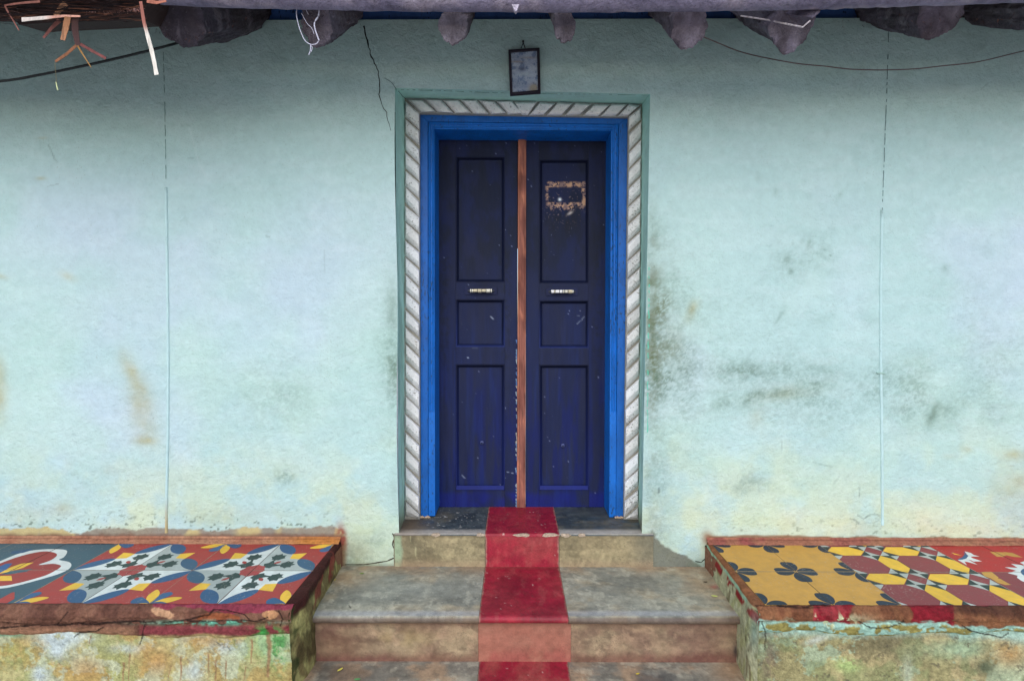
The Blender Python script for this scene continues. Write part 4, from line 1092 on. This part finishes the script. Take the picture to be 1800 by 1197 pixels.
def paint_side(P, left):
    px, py = proj(P); x, y = P[..., 1] + 20, P[..., 2] + 20
    st = fbm(x * 2.4 + y * 1.2, y * .8 - x * .4, 14, 4, 51); n = fbm(x, y, 9, 4, 53)
    zz = P[..., 2]
    if left:
        C = np.broadcast_to(S(128, 114, 74), P.shape).copy()
        C = mix(C, ss(.42, .6, st) * .8, S(172, 166, 106))
        C = mix(C, ss(.5, .65, n) * .7, S(70, 58, 36))
        C = mix(C, ss(.405, .43, zz + .05 * (n - .5)), S(66, 34, 30))
        C = mix(C, ss(.34, .38, zz) * ss(.56, .64, fbm(x, y, 12, 3, 57)) * .9, S(134, 62, 54))
        C = mix(C, .8 * ss(.5, .6, fbm(x, y, 10, 4, 59)) * (1 - ss(1.8, 1.95, P[..., 1])), S(54, 66, 34))
    else:
        C = np.broadcast_to(S(178, 176, 140), P.shape).copy()
        C = mix(C, ss(.5, .62, st) * .6, S(150, 150, 96))
        C = mix(C, ss(.70, .76, fbm(x * 2.2, y * .5, 20, 3, 55)) * .7, S(96, 78, 50))
        band = ss(.385, .40, zz + .02 * (n - .5)) * (1 - ss(.425, .435, zz))
        C = mix(C, band * ss(.38, .5, st), S(140, 44, 42))
        C = mix(C, ss(.42, .43, zz + .02 * (n - .5)) * .9 * ss(.35, .5, fbm(x, y, 16, 3, 58)), S(150, 192, 160))
        C = mix(C, ss(.438, .444, zz), S(136, 88, 58))
        C = mix(C, .6 * blob(px, py, 1326, 1110, 9, 30), S(126, 160, 150))
    return C * (.58 + .66 * fbm(x, y, 50, 3, 61))[..., None]

for left in (True, False):
    par = B1 if left else B2
    xf = -1 if left else 1
    xe = XE if left else XS                      # tile edge next to the steps
    xo = -2.85 if left else 2.90
    yb, yf = (YB, YF) if left else (YB2, YF2)
    # cement strip between tiles and wall
    prof = [(yb - .0005, ZT + .001), (yb + .006, ZT + .006), (DW - .016, ZT + .008), (DW - .005, ZT + .015), (DW - .003, ZT + .024)]
    x_in = -.806 if left else .884
    X0, X1 = (xo, x_in) if left else (x_in, xo)
    m_ = MB(); P = grid_xy(X0, X1, int((X1 - X0) / .005), prof, .0035, 3 if left else 4)
    P[:3, :, 1] -= .008 * (fbm(P[:3, :, 0] + 9, 0 * P[:3, :, 0], 20, 4, 39, .7) - .45)
    px, py = proj(P); x, y = P[..., 0] + 20, P[..., 1] + 20
    if left:
        C = np.broadcast_to(S(172, 126, 98), P.shape).copy()
        C = mix(C, ss(.45, .6, fbm(x, y, 8, 4, 5)) * .6, S(150, 96, 76))
        C = mix(C, blob(px, py, 560, 950, 60, 12) * 1.2, S(186, 122, 62)); C = mix(C, ss(470, 480, px) * (py < 946) * .3, S(120, 80, 60))
    else:
        C = np.broadcast_to(S(142, 78, 72), P.shape).copy()
        C = mix(C, ss(.4, .6, fbm(x, y, 8, 4, 5)) * .6, S(158, 112, 84)); C = mix(C, ss(1300, 1700, px) * .4, S(166, 128, 94))
    C = mix(C, (1 - ss(.0, .003, np.abs(P[..., 2] - ZT - .013))) * .6, S(84, 44, 38))
    m_.grid(P, C * (.85 + .3 * fbm(x, y, 45, 3, 9))[..., None]); m_.build('skirting', M_rough, par, smooth=True)
    # front coping
    xin_f = -.795 if left else .862
    X0, X1 = (xo, xin_f) if left else (xin_f, xo)
    prof = [(yf + .0005, ZT - .001), (yf - .012, ZT - .0015), (yf - .026, ZT - .010), (yf - .032, ZT - .03), (yf - .028, ZT - .055), (yf - .020, ZT - .058), (yf - .022, ZT - .075), (yf - .016, ZT - .10), (yf - .004, ZT - .112)]
    if not left: prof = [(a, b + (.012 if i > 3 else 0)) for i, (a, b) in enumerate(prof)]
    m_ = MB(); P = grid_xy(X0, X1, int((X1 - X0) / .0032), prof, .0, 5, .0030)
    lip = fbm(P[0, :, 0] + 9, 0 * P[0, :, 0], 22, 4, 37, .7) - .42
    topm = np.clip((P[..., 2] - (ZT - .004)) / .002, 0, 1)
    P[..., 1] += topm * .018 * lip[None, :]
    P[1:, :, 2] += topm[1:] * (.0022 + .003 * (fbm(P[1:, :, 0] + 9, P[1:, :, 1], 40, 3, 38) - .5))
    P[0, :, 2] -= .003
    px, py = proj(P)
    q = (fbm(P[..., 0] + 9, P[..., 2] * 1.5 + 9, 11, 5, 7 if left else 8) - .5) * 2
    fall = np.clip((yf - P[..., 1]) / .012, 0, 1)
    P[..., 1] += -q * .010 * fall
    P[..., 2] += q * .004 * fall
    lowp = np.clip((ZT - .045 - P[..., 2]) / .03, 0, 1)
    P[..., 2] += lowp * .024 * (fbm(P[..., 0] + 9, 0 * q, 5, 4, 27) - .5) * 2
    P[..., 1] -= .006 * fall * (fbm(P[..., 0] + 9, P[..., 2] + 9, 45, 3, 28) - .5) * 2
    if left:
        rec = np.clip(1.8 * blob(px, py, 382, 1084, 46, 7), 0, 1) * .012
        P[..., 1] += rec * fall
        crk = (1 - ss(0, 2.5, np.abs(py - (1094 + 4 * np.sin(px * .02) + 8 * (fbm(P[..., 0] + 9, 0 * px, 9, 2, 16) - .5))))) * .008
        P[..., 1] += crk
    m_.grid(P, paint_cope(P, left)); m_.build('coping', M_rough, par, smooth=True)
    # front face
    prof = [(yf - .001, ZT - .075), (yf - .006, ZT - .12), (yf - .006, ZT - .16), (yf - .008, .2), (yf - .012, 0)]
    m_ = MB(); P = grid_xy(X0, X1, int((X1 - X0) / .0032), prof, .0, 5, .0030)
    P = disp(P, .006, 8, 9, 1)
    m_.grid(P, paint_front(P, left)); m_.build('rendered_front', M_render, par, smooth=True)
    # side facing the steps, with a rolled crest
    ny, ns = 150, 110
    t = np.linspace(0, 1, ny); D = DW + (yf - .03 - DW) * t
    P = np.zeros((ns, ny, 3))
    if left:
        crest = np.interp(t, [0, .5, .85, 1], [-.806, -.786, -.775, -.80]); bot = np.interp(t, [0, .5, .85, 1], [-.797, -.783, -.772, -.792])
    else:
        crest = np.interp(t, [0, .5, .9, 1], [.884, .872, .856, .868]); bot = np.interp(t, [0, .5, .9, 1], [.882, .866, .850, .862])
    sx = -1 if left else 1
    s_ = np.linspace(0, 1, ns)
    # section: from tile edge, across, round the corner, down to ground
    for j, s in enumerate(s_):
        if s < .15:
            u = s / .15; X = (xe + .0005 * -sx) * (1 - u) + (crest + sx * .008) * u; Z = ZT - .001 + .003 * math.sin(u * math.pi) + 0 * X
            if left: X = np.maximum(X, xe) if False else X
        elif s < .3:
            a = (s - .15) / .15 * math.pi / 2; X = crest + sx * .008 * (1 - math.sin(a)); Z = ZT - .001 - .012 * (1 - math.cos(a)) + 0 * X
        else:
            u = (s - .3) / .7; X = crest * (1 - min(1, u * 2.5)) + bot * min(1, u * 2.5); Z = (ZT - .013) * (1 - u) - .01 * u + 0 * X
        P[j, :, 0] = X; P[j, :, 1] = D; P[j, :, 2] = Z - (.035 * np.clip((t - .93) / .07, 0, 1) ** 1.5 if s < .3 else 0)
    q = (fbm(P[..., 1] + 9, P[..., 2] + 9, 10, 4, 13) - .5) * 2
    P[..., 0] += q * .007 * np.clip((s_ - .05) * 6, 0, 1)[:, None]
    P[..., 2] += (fbm(P[..., 1] + 9, P[..., 0] + 9, 16, 3, 15) - .5) * .006 * (np.clip(s_ * 12, 0, 1) * (s_ < .3))[:, None]
    m_ = MB(); m_.grid(P, paint_side(P, left)); m_.build('rendered_side', M_render, par, smooth=True)
    # core
    m_ = MB()
    if left: m_.box(xo - 3, xe - .0, yf + .004, DW + .05, -.02, ZT - .018, S(130, 90, 70)); m_.box(xe - .01, -.80, yf + .004, DW + .05, -.02, ZT - .02, S(130, 90, 70))
    else: m_.box(xe, xo + 3, yf + .004, DW + .05, -.02, ZT - .018, S(130, 90, 70)); m_.box(.878, xe + .01, yf + .004, DW + .05, -.02, ZT - .02, S(130, 90, 70))
    m_.build('masonry', M_rough, par)
    # corner mortar blob joining coping and side
    m_ = MB()

# ------------------------------------------------------------------ roof
roof = thing('thatched_roof', 'low overhanging eave with dark log rafters, a pale cross beam and ragged palm thatch', 'roof')
LG = S(112, 104, 116)
def slope_z(D): return 2.815 + (D - DW) * 0.76          # underside line of the rafters
def log(x0, x1, r, Dn, zb, seed, col=LG, sq=1.0, cut=.0, lift=0):
    """rafter: near end bottom at (x1, Dn, zb), rising to the wall and beyond"""
    rs = np.random.RandomState(seed)
    n, m = 72, 60
    P = np.zeros((m + 3, n, 3))
    a = np.linspace(0, 2 * math.pi, n)
    far = DW + .9
    for j in range(m):
        t = j / (m - 1); D = Dn + (far - Dn) * t ** 1.6
        slope = (slope_z(DW) - zb) / (DW - Dn)
        zc = zb + (D - Dn) * slope + r * 1.02
        xc = x1 + (x0 - x1) * min(1, (D - Dn) / (DW - Dn))
        rr = r * (1 + .07 * math.sin(seed + D * 9))
        ux = np.cos(a); uz = np.sin(a)
        ns = 5 + seed % 3
        aa = (a + seed * .7 + .15 * math.sin(D * 5 + seed)) % (2 * math.pi / ns) - math.pi / ns
        poly = math.cos(math.pi / ns) / np.cos(aa)
        w_ = (.45 + .62 * poly) * (1 + .26 * (fbm(ux * 1.3 + 5, uz * 1.3 + D * 2.2 + 5, 2.2, 5, seed, .65) - .5) * 2)
        P[j, :, 0] = xc + rr * ux * w_ * sq; P[j, :, 1] = D - cut * rr * uz; P[j, :, 2] = zc + rr * uz * w_
    # rounded near end
    Q = np.zeros((m + 3, n, 3)); Q[3:] = P[:m]
    ctr = P[0].mean(0)
    for k, (sc, off) in enumerate(((.02, -.006), (.6, -.008), (.955, -.004))):
        Q[k] = ctr + (P[0] - ctr) * sc; Q[k, :, 1] += off + .016 * (fbm(Q[k, :, 0] + 9, Q[k, :, 2] + 9, 30, 3, seed) - .5)
    x, y = Q[..., 0] + 20, Q[..., 1] + Q[..., 2] + 20
    C = np.broadcast_to(col, Q.shape).copy()
    C = mix(C, ss(.4, .65, fbm(x * 4, y, 6, 4, seed)) * .7, S(74,66,72)); C = mix(C, ss(.58, .68, fbm(x * 2, y, 20, 4, seed + 2)) * .5, S(124, 116, 126))
    m_ = MB(); m_.grid(Q, C); return m_.build('rafter', M_log, roof, smooth=False)
def bx(px_, D=1.82): return onY(px_, 60, D).x
log(-1.178, bx(318), .092, 1.82, onY(320, 78, 1.82).z, 1, S(74,68,78), 1.0, .5)
log(-.735, bx(556), .066, 1.82, onY(566, 76, 1.82).z, 2, LG, .8, .5)
log(-.215, bx(797), .062, 1.82, onY(797, 80, 1.82).z, 3, S(124,116,126), .78)
log(.178, bx(993), .058, 1.82, onY(995, 75, 1.82).z, 4, S(120,112,122), .60)
log(.655, bx(1212), .070, 1.82, onY(1205, 80, 1.82).z, 5, S(124,115,128), .85, .3)
log(1.05, bx(1392), .082, 1.82, onY(1400, 85, 1.82).z, 6, S(116,108,122), .95, .4)
log(1.60, bx(1668), .090, 1.86, onY(1680, 66, 1.86).z, 7, S(88,80,92), .95, .4)
log(2.05, 2.06, .090, 1.86, onY(1790, 54, 1.86).z + .02, 8, S(86,80,90), 1.0, .4)
log(-1.75, -1.62, .075, 1.9, onY(120, 52, 1.9).z + .03, 9, S(50, 40, 40), 1.0, .4)
log(-2.25, -2.1, .075, 1.9, onY(120, 40, 1.9).z + .03, 10, S(50, 40, 40), 1.0, .4)
for k, xx in enumerate((-2.8, -3.4, 2.6, 3.2)):
    log(xx, xx, .08, 1.86, 2.47, 20 + k)
# plank resting on the sixth rafter
m_ = MB(); a_ = [onY(1286, 20, 1.95), onY(1436, 12, 1.80), onY(1424, 40, 1.80), onY(1412, 49, 1.80), onY(1300, 28, 1.95)]
m_.prism([p + Vector((0, -.055, 0)) for p in a_], [p + Vector((0, .03, .02)) for p in a_], S(104, 96, 112)); m_.build('plank', M_log, roof)
m_ = MB(); m_.tube([onY(1302, 28.5, 1.893), onY(1350, 36, 1.83), onY(1411, 48.5, 1.745), onY(1424, 37, 1.745)], .0028, S(196, 186, 190), 5); m_.build('split_edge', M_log, roof)
# cross beam along the eave
pts, rd = [], []
for px_, yb_ in [(-900, -22), (-300, -14), (150, -4), (220, 0), (400, 8), (560, 12), (700, 14), (900, 16), (1100, 16), (1300, 14), (1450, 11), (1600, 6), (1800, -1), (2300, -10), (2900, -18)]:
    Db = 1.72; r = .042
    p = onY(px_, yb_, Db); pts.append(p + Vector((0, .01, r))); rd.append(r)
pp, rr_ = [], []
random.seed(4)
for i in range(len(pts) - 1):
    for k in range(10):
        t = k / 10; pp.append(pts[i].lerp(pts[i + 1], t) + Vector((0, 0, random.uniform(-.0012, .0012)))); rr_.append(.042 * random.uniform(.97, 1.03))
m_ = MB(); m_.tube(pp, rr_, S(136, 128, 152), 14)
P = m_.v[0]; x, y = P[:, 0] + 20, P[:, 2] + P[:, 1] + 20
C = mix(np.broadcast_to(S(136, 128, 152), P.shape).copy(), ss(.4, .65, fbm(x, y * 6, 5, 4, 3)) * .7, S(104, 98, 122)); m_.c[0] = mix(C, ss(.58, .66, fbm(x, y * 4, 14, 4, 5)) * .7, S(160, 148, 164))
m_.build('eave_beam', M_log, roof, smooth=True)
m_ = MB(); c = onY(906, 17, 1.70); m_.prism([c + Vector((-.012, -.01, .01)), c + Vector((.012, -.01, .01)), c + Vector((.004, -.012, -.012)), c + Vector((-.001, -.012, -.014))], [c + Vector((-.01, .01, .01)), c + Vector((.01, .01, .01)), c + Vector((.003, .008, -.010)), c + Vector((0, .008, -.011))], S(186, 176, 190)); m_.build('wood_chip', M_log, roof)
# roof deck: overlapping thatch courses
m_ = MB()
def deck(D): return 2.815 + .19 + (D - DW) * .74
for k in range(14):
    D0 = 1.80 + k * .16
    v0 = Vector((0, D0 - .04, deck(D0) - .012 + .02)); v1 = Vector((0, D0 + .17, deck(D0 + .17) + .02))
    for s in range(1):
        f_ = [Vector((-6.2, v0.y, v0.z)), Vector((6.2, v0.y, v0.z)), Vector((6.2, v1.y, v1.z)), Vector((-6.2, v1.y, v1.z))]
        m_.prism(f_, [p + Vector((0, -.02, .05)) for p in f_], S(134, 118, 100))
m_.build('thatch_course', M_log, roof)
m_ = MB(); m_.box(-6.2, 6.2, 3.64, 3.7, 2.0, 4.2, S(60, 50, 44)); m_.build('inner_partition', M_log, roof)
# ragged palm thatch hanging at the left end of the eave
m_ = MB(); random.seed(9)
m_.prism([onY(-900, -20, 1.66), onY(262, -6, 1.66), onY(258, 12, 1.70), onY(246, 33, 1.72), onY(150, 38, 1.72), onY(60, 42, 1.72), onY(34, 44, 1.72), onY(14, 24, 1.70), onY(-900, 18, 1.70)],
         [onY(-900, -20, 1.66) + Vector((0, .12, .08)), onY(262, -6, 1.66) + Vector((0, .12, .08)), onY(258, 12, 1.70) + Vector((0, .1, .04)), onY(246, 33, 1.72) + Vector((0, .1, .03)), onY(150, 38, 1.72) + Vector((0, .1, .03)), onY(60, 42, 1.72) + Vector((0, .1, .03)), onY(34, 44, 1.72) + Vector((0, .1, .03)), onY(14, 24, 1.7) + Vector((0, .1, .03)), onY(-900, 18, 1.7) + Vector((0, .1, .03))], S(48, 34, 34))
cols = [S(70, 44, 38), S(48, 32, 32), S(36, 26, 28), S(112, 72, 56), S(52, 38, 38), S(34, 26, 30)]
for k in range(900):
    x = random.uniform(-200, 250); y = random.uniform(-6, 38); L = random.uniform(15, 90); sl = random.gauss(-.03, .07); D = random.uniform(1.62, 1.70)
    if x + L > 262: continue
    th = random.uniform(.3, 1.3)
    b = random.gauss(0, 2)
    ps = [onY(x, y, D), onY(x + L / 2, y + sl * L / 2 + b, D - .005), onY(x + L, y + sl * L, D)]
    m_.tube(ps, [th / F * D * .6, th / F * D, .0003], random.choice(cols), 3)
for k in range(130):
    x = random.uniform(150, 250); y = 24 - (x - 150) * .09 + random.uniform(-3, 3)
    ps = [onY(x, y, 1.66), onY(x + random.uniform(-3, 5), y + random.uniform(2, 7), 1.655)]
    m_.tube(ps, random.uniform(.0004, .0014), random.choice([S(150, 104, 92), S(170, 130, 120), S(120, 84, 80)]), 3)
for k in range(160):
    x = random.choice([random.uniform(255, 460), random.uniform(525, 640), random.uniform(1480, 1790)])
    y = random.uniform(20, 50)
    if 255 < x < 460: y = 78 - abs(x - 325) * .33 - random.uniform(0, 10)
    ps = [onY(x, y - 3, 1.80), onY(x + random.uniform(-4, 4), y + random.uniform(-1, 2), 1.795)]
    m_.tube(ps, random.uniform(.0003, .0008), random.choice(cols), 3)
m_.build('hanging_thatch', M_wood, roof, kind='stuff')

# ------------------------------------------------------------------ hanging strips, cable, wire
def strip(name, label, cat, pts, wd, D, col, th=.0012, group=None, col2=None, m=None):
    m_ = MB(); n = len(pts)
    q = []
    for i in range(n - 1):
        for k in range(4):
            t = k / 4; q.append((pts[i][0] * (1 - t) + pts[i + 1][0] * t, pts[i][1] * (1 - t) + pts[i + 1][1] * t))
    q.append(pts[-1]); n = len(q)
    fr, bk, cs = [], [], []
    rs = random.Random(int(pts[0][0] * 7))
    for i, (x, y) in enumerate(q):
        a = q[min(i + 1, n - 1)]; b = q[max(i - 1, 0)]
        dx, dy = a[0] - b[0], a[1] - b[1]; l = math.hypot(dx, dy)
        t = i / (n - 1)
        w_ = (wd[0] + (wd[1] - wd[0]) * t) / 2 * rs.uniform(.9, 1.1)
        DD = D + .012 * math.sin(t * 2.5)
        fr += [onY(x - dy / l * w_, y + dx / l * w_, DD), onY(x + dy / l * w_, y - dx / l * w_, DD + .002)]
        c = np.asarray(col) if col2 is None else np.asarray(col) * (1 - ss(.35, .5, t)) + np.asarray(col2) * ss(.35, .5, t)
        cs += [c * rs.uniform(.9, 1.05)] * 2
    vs = fr + [p + Vector((0, th, 0)) for p in fr]; N = len(fr)
    fs = []
    for i in range(n - 1):
        a, b, c, d = 2 * i, 2 * i + 1, 2 * i + 3, 2 * i + 2
        fs += [(a, b, c, d), (a + N, d + N, c + N, b + N), (a, d, d + N, a + N), (b, b + N, c + N, c)]
    fs += [(0, N, N + 1, 1), (2 * n - 2, 2 * n - 1, 2 * n - 1 + N, 2 * n - 2 + N)]
    m_.raw(vs, fs, np.array(cs + cs))
    return tag(m_.build(name, m or M_wood, None), label, cat, group)
G1 = 'split palm strips hanging from the thatch'
strip('palm_strip', 'pale whitish split strip lying sideways below the thatch at the top left', 'palm strip', [(38, 35), (75, 32), (112, 28.5), (141, 29)], (7, 3), 1.60, S(196, 184, 174), group=G1, col2=S(176, 128, 110))
strip('palm_strip', 'long split strip dangling left of the rafters, brown above and white below', 'palm strip', [(247, 3), (250, 22), (253, 40), (259, 62), (266, 88), (271, 110), (275, 132)], (5, 7.5), 1.60, S(150, 96, 84), group=G1, col2=S(214, 206, 194))
strip('palm_strip', 'short tan strip slanting up behind the whitish sideways strip', 'palm strip', [(115, 6), (106, 16), (97, 28)], (12, 8), 1.625, S(138, 98, 72), group=G1)
strip('palm_strip', 'reddish brown strip pointing down and left below the whitish sideways strip', 'palm strip', [(104, 36), (90, 50), (76, 67)], (8, 4), 1.63, S(116, 72, 66), group=G1)
strip('palm_strip', 'short wide orange tan strip hanging between the reddish strip and the dark forked one', 'palm strip', [(119, 30), (115, 50), (110, 71)], (11, 9), 1.61, S(152, 106, 76), group=G1)
# dark strip that forks
tk = thing('palm_strip', 'dark brown strip hanging down and forking into two side splints and a thin point', 'palm strip', G1)
def part_strip(name, pts, wd, D, col):
    o = strip(name, 'x', 'x', pts, wd, D, col)
    for k in ('label', 'category'): del o[k]
    o.parent = tk; return o
part_strip('stalk', [(131, 30), (132, 55), (137, 82)], (13, 9), 1.615, S(64, 42, 40))
part_strip('splint', [(134, 80), (116, 96), (97, 108.5)], (5, 4.5), 1.60, S(138, 92, 66))
part_strip('splint', [(141, 78), (162, 90), (186, 103)], (5, 5), 1.61, S(110, 62, 58))
part_strip('splint', [(136, 81), (148, 100), (160, 119)], (3, 1), 1.605, S(176, 130, 74))
m_ = MB(); m_.tube([onY(96.5, 109, 1.60), onY(97.5, 125, 1.60), onY(99.5, 147, 1.60)], .0007, S(110, 100, 70), 5)
th_ = tag(m_.build('thread', M_wood), 'thin thread hanging from the left fork of the dark strip', 'thread')
m_ = MB(); m_.tube([onY(98.5, 145, 1.60), onY(101.5, 159, 1.60)], [.0014, .0018], S(200, 206, 150), 5)
tag(m_.build('straw_bit', M_leaf), 'tiny pale straw bit at the end of the hanging thread', 'straw')
strip('stick', 'thin bent brown stick in the top left corner pointing down past the thatch', 'stick', [(70, 3), (35, 6), (8, 10), (14, 22), (24, 38), (33, 54)], (4, 1.5), 1.61, S(128, 82, 72))
strip('palm_strip', 'orange brown flake lying on top of the leftmost log rafter', 'palm strip', [(258, 2), (275, 5), (292, 2)], (7, 4), 1.62, S(168, 104, 84), group=G1)
# black cable
pts = [(-1500, 190), (-700, 190), (-200, 165), (0, 143.5), (60, 134), (120, 122), (180, 109), (240, 95), (290, 82), (330, 70), (380, 46), (430, 30)]
pp = [onY(x, y, 1.98 if x < 300 else 2.0 + (x - 300) * .002) for x, y in pts]
def smooth_path(pp, n=8):
    out = []
    for i in range(len(pp) - 1):
        p0, p1, p2, p3 = pp[max(i - 1, 0)], pp[i], pp[i + 1], pp[min(i + 2, len(pp) - 1)]
        for k in range(n):
            t = k / n
            out.append(.5 * ((2 * p1) + (-p0 + p2) * t + (2 * p0 - 5 * p1 + 4 * p2 - p3) * t * t + (-p0 + 3 * p1 - 3 * p2 + p3) * t ** 3))
    return out + [pp[-1]]
m_ = MB(); m_.tube(smooth_path(pp), .0047, S(26, 30, 34), 8)
tag(m_.build('cable', M_black, smooth=True), 'black cable slung across the upper left of the wall under the eave', 'cable')
pts = [(1224, 60), (1262, 76), (1300, 91), (1340, 101), (1400, 112), (1450, 117), (1500, 122.5), (1560, 123.5), (1610, 121.5), (1660, 116), (1720, 109), (1800, 90), (1950, 55), (2200, -10)]
pp = smooth_path([onY(x, y, 1.85 + (.25 if x > 1300 else .25 * (x - 1224) / 76)) for x, y in pts])
m_ = MB(); m_.tube(pp, .0021, S(88, 72, 74), 6)
tag(m_.build('wire', M_wood, smooth=True), 'thin brown wire sagging in an arc across the upper right of the wall', 'wire')
# plastic strip on second rafter
pl = thing('plastic_strip', 'crumpled pale plastic strip looped around the end of a log rafter left of the door', 'plastic strip')
for k, (pts, r) in enumerate([([(523, 10), (521, 25), (525, 45), (531, 62), (538, 74), (548, 79), (557, 77), (561, 70)], .0016), ([(561, 12), (560, 28), (553, 40), (554, 52), (558, 64), (561, 72)], .0024),
                              ([(530, 24), (540, 42), (548, 50), (552, 60)], .0009), ([(546, 79), (546, 88), (543, 97)], .0018), ([(545, 80), (549, 84), (547, 92)], .001), ([(524, 12), (535, 14), (542, 26)], .001)]):
    m_ = MB(); m_.tube(smooth_path([onY(x, y, 1.755) for x, y in pts], 4), r, S(186, 184, 200), 5); m_.build('strand', M_leaf, pl, smooth=True)

# ------------------------------------------------------------------ framed picture over the door
pic = thing('framed_picture', 'small dark framed faded blue print hanging slightly crooked above the door', 'picture')
cs_ = [(893.5, 87.5), (948.5, 84), (950.5, 163), (896.5, 167)]
DP = DW - .028
def insq(k): 
    cx = sum(p[0] for p in cs_) / 4; cy = sum(p[1] for p in cs_) / 4
    return [(x + (k if x < cx else -k), y + (k if y < cy else -k)) for x, y in cs_]
inn = insq(4.6)
names = ['frame_bar'] * 4
for i in range(4):
    j = (i + 1) % 4
    m_ = MB(); m_.pxprism([cs_[i], cs_[j], inn[j], inn[i]], DP, .018, S(42, 38, 48)); m_.build('frame_bar', M_wood, pic, bevel=.0015)
P = quadgrid(*[onY(x, y, DP + .008) for x, y in insq(4.0)], 60, 90)
px, py = proj(P); x, y = P[..., 0] + 20, P[..., 2] + 20
C = np.broadcast_to(S(172, 186, 210), P.shape).copy()
C = mix(C, ss(.42, .6, fbm(x, y * 2.2, 38, 4, 3)) * .8, S(196, 208, 224)); C = mix(C, ss(.5, .62, fbm(x * 1.4, y, 60, 4, 5)) * .8, S(80, 112, 156))
C = mix(C, blob(px, py, 918, 122, 7, 4) * .9 + blob(px, py, 917, 111, 4, 3) * .7, S(30, 54, 100)); C = mix(C, blob(px, py, 908, 109, 12, 1.6) + blob(px, py, 930, 102, 14, 2) * .8, S(176, 168, 160))
C = mix(C, blob(px, py, 938, 155, 8, 7) * 1.5, S(180, 165, 130)); C = mix(C, blob(px, py, 920, 131, 14, 3) * .8, S(190, 205, 215)); C = mix(C, blob(px, py, 912, 148, 18, 10) * .4, S(70, 100, 130))
m_ = MB(); m_.grid(P, C); m_.build('print', M_paper, pic)
m_ = MB(); m_.pxprism(insq(4.4), DP + .004, .0015, S(200, 200, 200)); m_.build('glass_pane', M_glass, pic)
m_ = MB(); m_.tube([onY(916, 85, DP + .006), onY(919, 78, DP + .012), onY(919.5, 73, DW)], .0022, S(30, 32, 40), 6)
m_.tube([onY(923, 85, DP + .006), onY(920.5, 78, DP + .012), onY(919.5, 73, DW)], .0022, S(30, 32, 40), 6); m_.tube([onY(919.5, 73.5, DP + .005), onY(919.5, 73, DW + .01)], .005, S(24, 26, 34), 8)
m_.build('hook', M_black, pic)

# ------------------------------------------------------------------ small fallen leaves
def fallen(label, px_, py_, z, s, ang, col, cat='leaf'):
    c = onZ(px_, py_, z + .002)
    sh = curve([(-1, 0), (-.3, .38), (.5, .3), (1, 0), (.5, -.3), (-.3, -.38)], 3)
    m_ = MB(); ca, sa = math.cos(ang), math.sin(ang)
    top = [Vector((c.x + s * (a * ca - b * sa), c.y + s * (a * sa + b * ca), z + .003 + s * .35 * abs(b) + s * .15 * a * a)) for a, b in sh]
    m_.prism(top, [p - Vector((0, 0, .0006)) for p in top], col)
    tag(m_.build('fallen_leaf', M_leaf), label, cat, 'small fallen leaves on the steps')
fallen('tiny green leaf sprig on the upper step near the left bench corner', 636, 1008, Z2, .010, .4, S(110, 140, 50))
fallen('round yellow leaf speck against the foot of the left bench', 589, 1019, Z2, .007, 1.4, S(196, 180, 60))
fallen('slim yellow green leaf on the right end of the upper step', 1256, 1048, Z2, .013, -.2, S(190, 196, 110))
fallen('yellow leaf on the left of the lower step', 598, 1177, Z3, .012, .9, S(206, 196, 90))
fallen('green leaf at the bottom edge left on the lower step', 628, 1194, Z3, .012, .1, S(90, 150, 90))
fallen('yellow fleck on the lower step right of the crimson strip', 1121, 1184, Z3, .008, .3, S(196, 176, 60))
fallen('tiny dark twig scrap on the upper step beside the right bench', 1240, 1023, Z2, .009, 0, S(60, 50, 36), 'twig')
